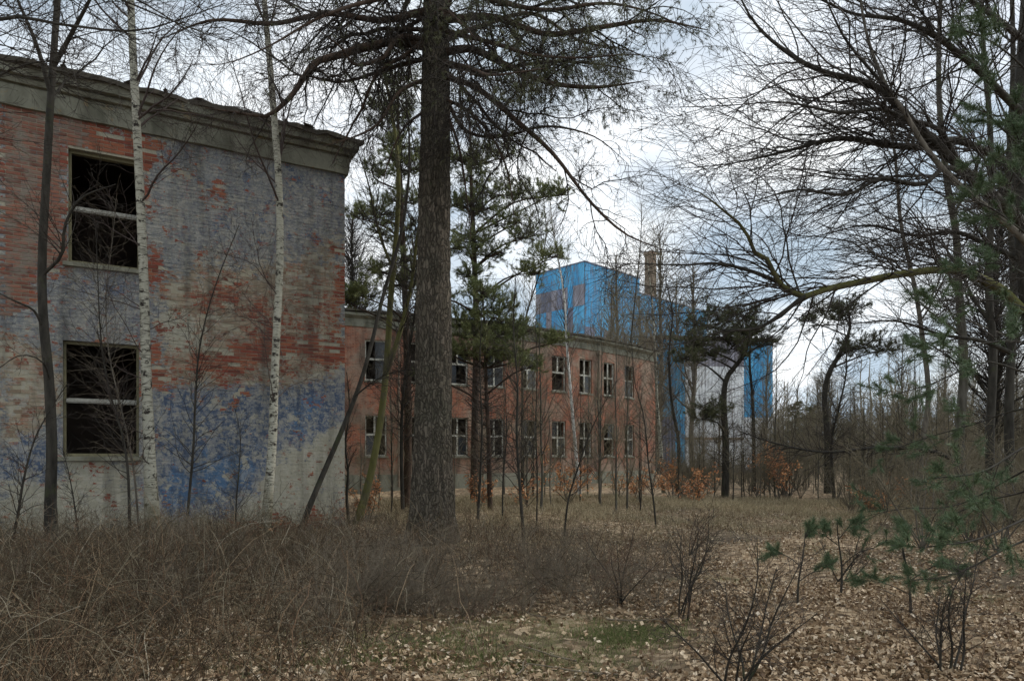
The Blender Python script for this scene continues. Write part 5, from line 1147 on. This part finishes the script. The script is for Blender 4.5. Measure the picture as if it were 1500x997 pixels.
# bigger arching bushes one can tell apart, at the front left
for i in range(4):
    e = shrub('-', 0, 700, 8, 9, 1.0, 410 + i, bark='cane', twig='cane', tw=150, name='bramble_bush', spread=.7, r=.006, tmin=.002)
    e['label'] = 'grey twiggy bramble bush in the low thicket before the buildings'; e['group'] = 'bramble bushes in the foreground'
    for j in range(15):
        o = e if j == 0 else copy_tree(e); D_ = g.uniform(5.2, 11.5); p_ = g.uniform(-60, 640) if g.random() < .5 else g.uniform(480, 980); D_ = max(D_, 7.5) if p_ > 520 else D_
        x = (p_ - 750) / FPX * D_; o.location = (x, D_, float(gz(x, D_))); s_ = g.uniform(.65, 1.1); o.scale = (s_, s_, s_ * .9); o.rotation_euler = (0, 0, g.uniform(0, 6))

# ------------------------------------------------------------------ leaf litter, grass
gl = np.random.default_rng(501); N_ = 240000
D = 1 / gl.uniform(1 / 30, 1 / 3.6, N_) ** 1.0; D = np.where(gl.random(N_) < .55, gl.uniform(4, 26, N_), D); px = gl.uniform(-150, 1650, N_); X = (px - 750) / FPX * D
fn = np.array([mnoise.noise(Vector((x * .55, y * .55, 3))) + .5 * mnoise.noise(Vector((x * 1.9, y * 1.9, 9))) for x, y in zip(X, D)])
dens = np.clip(.55 + fn * 1.1, .06, 1) * np.where(px > 880, 1.0, np.where(D < 8.0, .55, .40)); k = gl.random(N_) < dens
sd1 = (X - C1[0]) * N1[0] + (D - C1[1]) * N1[1]; k &= (sd1 > .1) | (X > C1[0] + .2); X, D = X[k], D[k]
P = np.stack([X, D, gz(X, D) + gl.uniform(.008, .045, len(X))], -1)
o = link('leaf_litter', leaves_mesh('leaf_litter', P, gl, size=.053, flat=.7), M['leaf_litter']); tag(o, kind='stuff', label='dry pale brown oak leaves strewn over the forest floor', cat='leaves')
print('leaves', len(X))
def grass(name, X, D, g, ln, w, n, mat, label, spr=.2):
    P = np.stack([X, D, gz(X, D) - .01], -1); T = nrm3(np.array([0, 0, 1.0]) + g.normal(0, .25, (len(X), 3))); d_ = nrm3(T[:, None] + g.normal(0, .33, (len(X), n, 3))); 
    s_ = nrm3(np.cross(d_, g.normal(size=d_.shape))) * w; b_ = P[:, None] + g.normal(0, spr, d_.shape) * np.array([1, 1, 0]); L_ = ln * g.uniform(.4, 1.2, (len(X), n, 1)); bend = g.normal(0, .35, d_.shape) * L_; bend[..., 2] = -np.abs(bend[..., 2]) * .6
    V = np.stack([b_ - s_, b_ + s_, b_ + d_ * L_ * .6 + s_ * .7, b_ + d_ * L_ * .6 - s_ * .7, b_ + d_ * L_ + bend], 2).reshape(-1, 3); m = len(V) // 5; F = (np.arange(m)[:, None, None] * 5 + np.array([(0, 1, 2), (0, 2, 3), (3, 2, 4)])[None]).reshape(-1, 3)
    o = link(name, mesh_np(name, V, F3=F, attrs={'rnd': ('POINT', np.repeat(g.random(m), 5))}), M[mat]); tag(o, kind='stuff', label=label, cat='grass')
N_ = 16000; D = gl.uniform(12, 27, N_); px = gl.uniform(560, 1700, N_); X = (px - 750) / FPX * D
fn = np.array([mnoise.noise(Vector((x * .35, y * .6, 13))) for x, y in zip(X, D)]); k = gl.random(N_) < np.clip((D - 13) / 9, 0, 1) * np.clip(.6 + fn * 1.2, .05, 1); k |= (D > 22) & (gl.random(N_) < .6)
X, D = X[k], D[k]; grass('dry_grass', X, D, gl, .27, .004, 11, 'dry_grass', 'straw coloured dry grass across the back of the clearing')
N_ = 9000; D = gl.uniform(4.5, 16, N_); px = gl.uniform(-50, 1600, N_); X = (px - 750) / FPX * D
fn = np.array([mnoise.noise(Vector((x * .8, y * .8, 21))) + .5 * mnoise.noise(Vector((x * 2.5, y * 2.5, 2))) for x, y in zip(X, D)]); py = HOR + 1650 / D
patch = np.exp(-((px - 640) / 150) ** 2 - ((py - 935) / 30) ** 2) + np.exp(-((px - 920) / 80) ** 2 - ((py - 920) / 22) ** 2) + np.exp(-((px - 760) / 90) ** 2 - ((py - 965) / 22) ** 2) * .8
k = gl.random(N_) < np.clip(fn * 1.1 - .12, 0, .7) * .35; N2 = 1500; 
Xg, Dg = X[k], D[k]
pp = np.concatenate([gl.normal([640, 938], [130, 24], (420, 2)), gl.normal([925, 920], [45, 10], (260, 2)), gl.normal([770, 968], [90, 16], (220, 2)), gl.normal([450, 975], [110, 16], (160, 2))]); Dp = 1650 / np.maximum(pp[:, 1] - HOR, 60); Xp = (pp[:, 0] - 750) / FPX * Dp
grass('green_grass', np.concatenate([Xg, Xp]), np.concatenate([Dg, Dp]), gl, .085, .0022, 13, 'green_grass', 'low green grass and moss tufts between the fallen leaves', .07)
# withered stalks standing in the leaves, right and centre
N_ = 2600; D = gl.uniform(5, 19, N_); px = gl.uniform(620, 1600, N_); X = (px - 750) / FPX * D
fn = np.array([mnoise.noise(Vector((x * .7, y * .7, 31))) for x, y in zip(X, D)]); k = fn > -.05; P, Rr = bramble_set(X[k], D[k], gl, (.15, .5), 5, (.0015, .003), (50, 88), (.0, .2), .1); ch = grow([(P, Rr)], int(k.sum() * 2), gl, t0=.3, ang=40, ratio=.4, lmin=.04, lmax=.2, K=3, rmin=.0014)
o = link('withered_stalks', tube_mesh('withered_stalks', [(P, Rr), ch], 3), M['cane_red']); tag(o, kind='stuff', label='thin withered stalks standing in the leaf litter', cat='stalks')
# fallen sticks
for i in range(14):
    D_ = g.uniform(5, 12); px_s = g.uniform(500, 1450); x = (px_s - 750) / FPX * D_; a = g.uniform(0, 3.1); l = g.uniform(.3, .9)
    pts_ = [np.array([x + math.cos(a) * l * u + g.uniform(-.02, .02), D_ + math.sin(a) * l * u, 0]) for u in (-.5, -.15, .2, .5)]
    for q_ in pts_: q_[2] = float(gz(q_[0], q_[1])) + .03 + g.uniform(0, .03)
    P, Rr = spline(pts_, [.009, .008, .006, .003], 8); o = link('fallen_stick', tube_mesh('fallen_stick', [(P[None], Rr[None])], 5), M['cane']); tag(o, 'fallen dry stick lying on the leaf litter', 'stick', 'fallen sticks on the leaves')

# ------------------------------------------------------------------ young pines at the front right
def young_pine(label, trunk, boughs, seed, mat='needles_blue', n1=9, ntuft=20, ln=.075, w=.0022, dens=1.0):
    g = np.random.default_rng(seed); e = empty('young_pine', tuple(trunk[0][0, 0])); tag(e, label, 'tree'); child('trunk', tube_mesh('trunk', [trunk], 8), M['dark_bark'], e)
    tps = []
    for b_ in boughs:
        child('limb', tube_mesh('limb', [b_], 6), M['dark_bark'], e); ch = grow([b_], int(n1 * dens), g, t0=.35, ang=38, ratio=.35, lmin=.15, lmax=.7, K=7, wig=.1, grav=.03, rmin=.0035, rmax=.008); tps.append(ch)
    t2 = grow(tps, int(sum(len(t[0]) for t in tps) * 2.5), g, t0=.3, ang=38, ratio=.5, lmin=.08, lmax=.3, K=5, wig=.1, grav=.03, rmin=.003)
    o = child('twigs', tube_mesh('twigs', tps + [t2], 4), M['twig_dark'], e); tag(o, kind='stuff')
    p_, t_ = along(tps + [t2], int(sum(len(t[0]) for t in tps) * 15 * dens), g, .45, 1.0)
    o = child('needles', tuft_mesh('needles', p_, t_, g, n=ntuft, ln=ln, w=w, spread=.8), M[mat], e); tag(o, kind='stuff'); return e
D_ = 6.6
tr = spine([(1560, 930, D_), (1556, 760, D_), (1552, 560, D_), (1548, 400, D_), (1546, 240, D_), (1540, 60, D_), (1540, -100, D_)], [.06, .055, .05, .045, .035, .022, .01], 24)
bl = [[(1552, 640, D_), (1500, 655, 6.4), (1440, 690, 6.2), (1370, 700, 6.0)], [(1552, 560, D_), (1500, 545, 6.7), (1440, 530, 6.8), (1370, 560, 6.9), (1300, 580, 7)], [(1556, 730, D_), (1500, 760, 6.3), (1430, 790, 6.0), (1360, 800, 5.8)],
      [(1556, 770, D_), (1480, 800, 6.6), (1400, 840, 6.6), (1330, 850, 6.6)], [(1550, 480, D_), (1500, 450, 6.8), (1440, 440, 7.0), (1380, 455, 7.2), (1330, 440, 7.3)], [(1548, 380, D_), (1500, 340, 6.5), (1460, 310, 6.4), (1420, 290, 6.3)],
      [(1546, 260, D_), (1500, 220, 6.4), (1460, 180, 6.2), (1430, 150, 6.1)], [(1545, 160, D_), (1500, 100, 6.4), (1450, 60, 6.2), (1400, 40, 6.0)], [(1552, 600, D_), (1490, 600, 7.1), (1430, 620, 7.5), (1360, 640, 7.8), (1300, 660, 8)], [(1550, 330, D_), (1520, 250, 6.2), (1490, 200, 6)],
      [(1552, 520, D_), (1490, 500, 6.2), (1430, 505, 6.0), (1380, 520, 5.9)], [(1550, 430, D_), (1500, 400, 7.0), (1455, 385, 7.2), (1400, 400, 7.4)], [(1548, 300, D_), (1500, 270, 7.0), (1470, 240, 7.2), (1420, 235, 7.4)],
      [(1554, 660, D_), (1480, 700, 7.4), (1400, 740, 7.8), (1320, 745, 8.0), (1250, 760, 8.2)],
      [(1556, 700, D_), (1500, 720, 7.1), (1440, 735, 7.5), (1380, 760, 7.8)]]
young_pine('young pine with soft blue-green needles reaching in from the right edge', tr, [spine(b_, [.014, .010, .008, .005, .003][:len(b_)], 14) for b_ in bl], 601, n1=11)
D_ = 7.6
tr = spine([(1168, 885, D_), (1170, 850, D_), (1176, 815, D_), (1180, 780, D_)], [.014, .012, .009, .005], 12)
young_pine('tiny pine seedling with green needles beside the spindly bare shrubs', tr, [spine([(1172, 850, D_), (1190, 838, D_), (1215, 835, D_)], [.006, .005, .003], 8), spine([(1174, 830, D_), (1155, 815, D_), (1140, 810, D_)], [.006, .005, .003], 8), spine([(1178, 800, D_), (1180, 785, D_), (1186, 770, D_)], [.006, .005, .003], 8)], 602, n1=4)
D_ = 8.2
tr = spine([(1232, 872, D_), (1233, 830, D_), (1228, 790, D_), (1226, 765, D_)], [.016, .013, .009, .005], 12)
young_pine('small pine seedling right of the tiny one on the leaf carpet', tr, [spine([(1232, 830, D_), (1255, 810, D_), (1285, 800, D_), (1300, 790, D_)], [.007, .005, .004, .003], 8), spine([(1230, 800, D_), (1210, 785, D_), (1200, 780, D_)], [.006, .005, .003], 8), spine([(1228, 790, D_), (1240, 775, D_), (1250, 765, D_)], [.006, .005, .003], 8)], 603, n1=5)
D_ = 7.0
tr = spine([(1335, 925, D_), (1333, 870, D_), (1328, 830, D_), (1320, 790, D_)], [.018, .014, .009, .005], 12)
young_pine('knee high pine seedling below the boughs of the young pine', tr, [spine([(1333, 870, D_), (1300, 855, D_), (1275, 850, D_)], [.007, .005, .003], 8), spine([(1333, 850, D_), (1365, 830, D_), (1390, 825, D_)], [.007, .005, .003], 8), spine([(1328, 830, D_), (1322, 805, D_), (1330, 780, D_)], [.006, .005, .003], 8)], 604, n1=5)
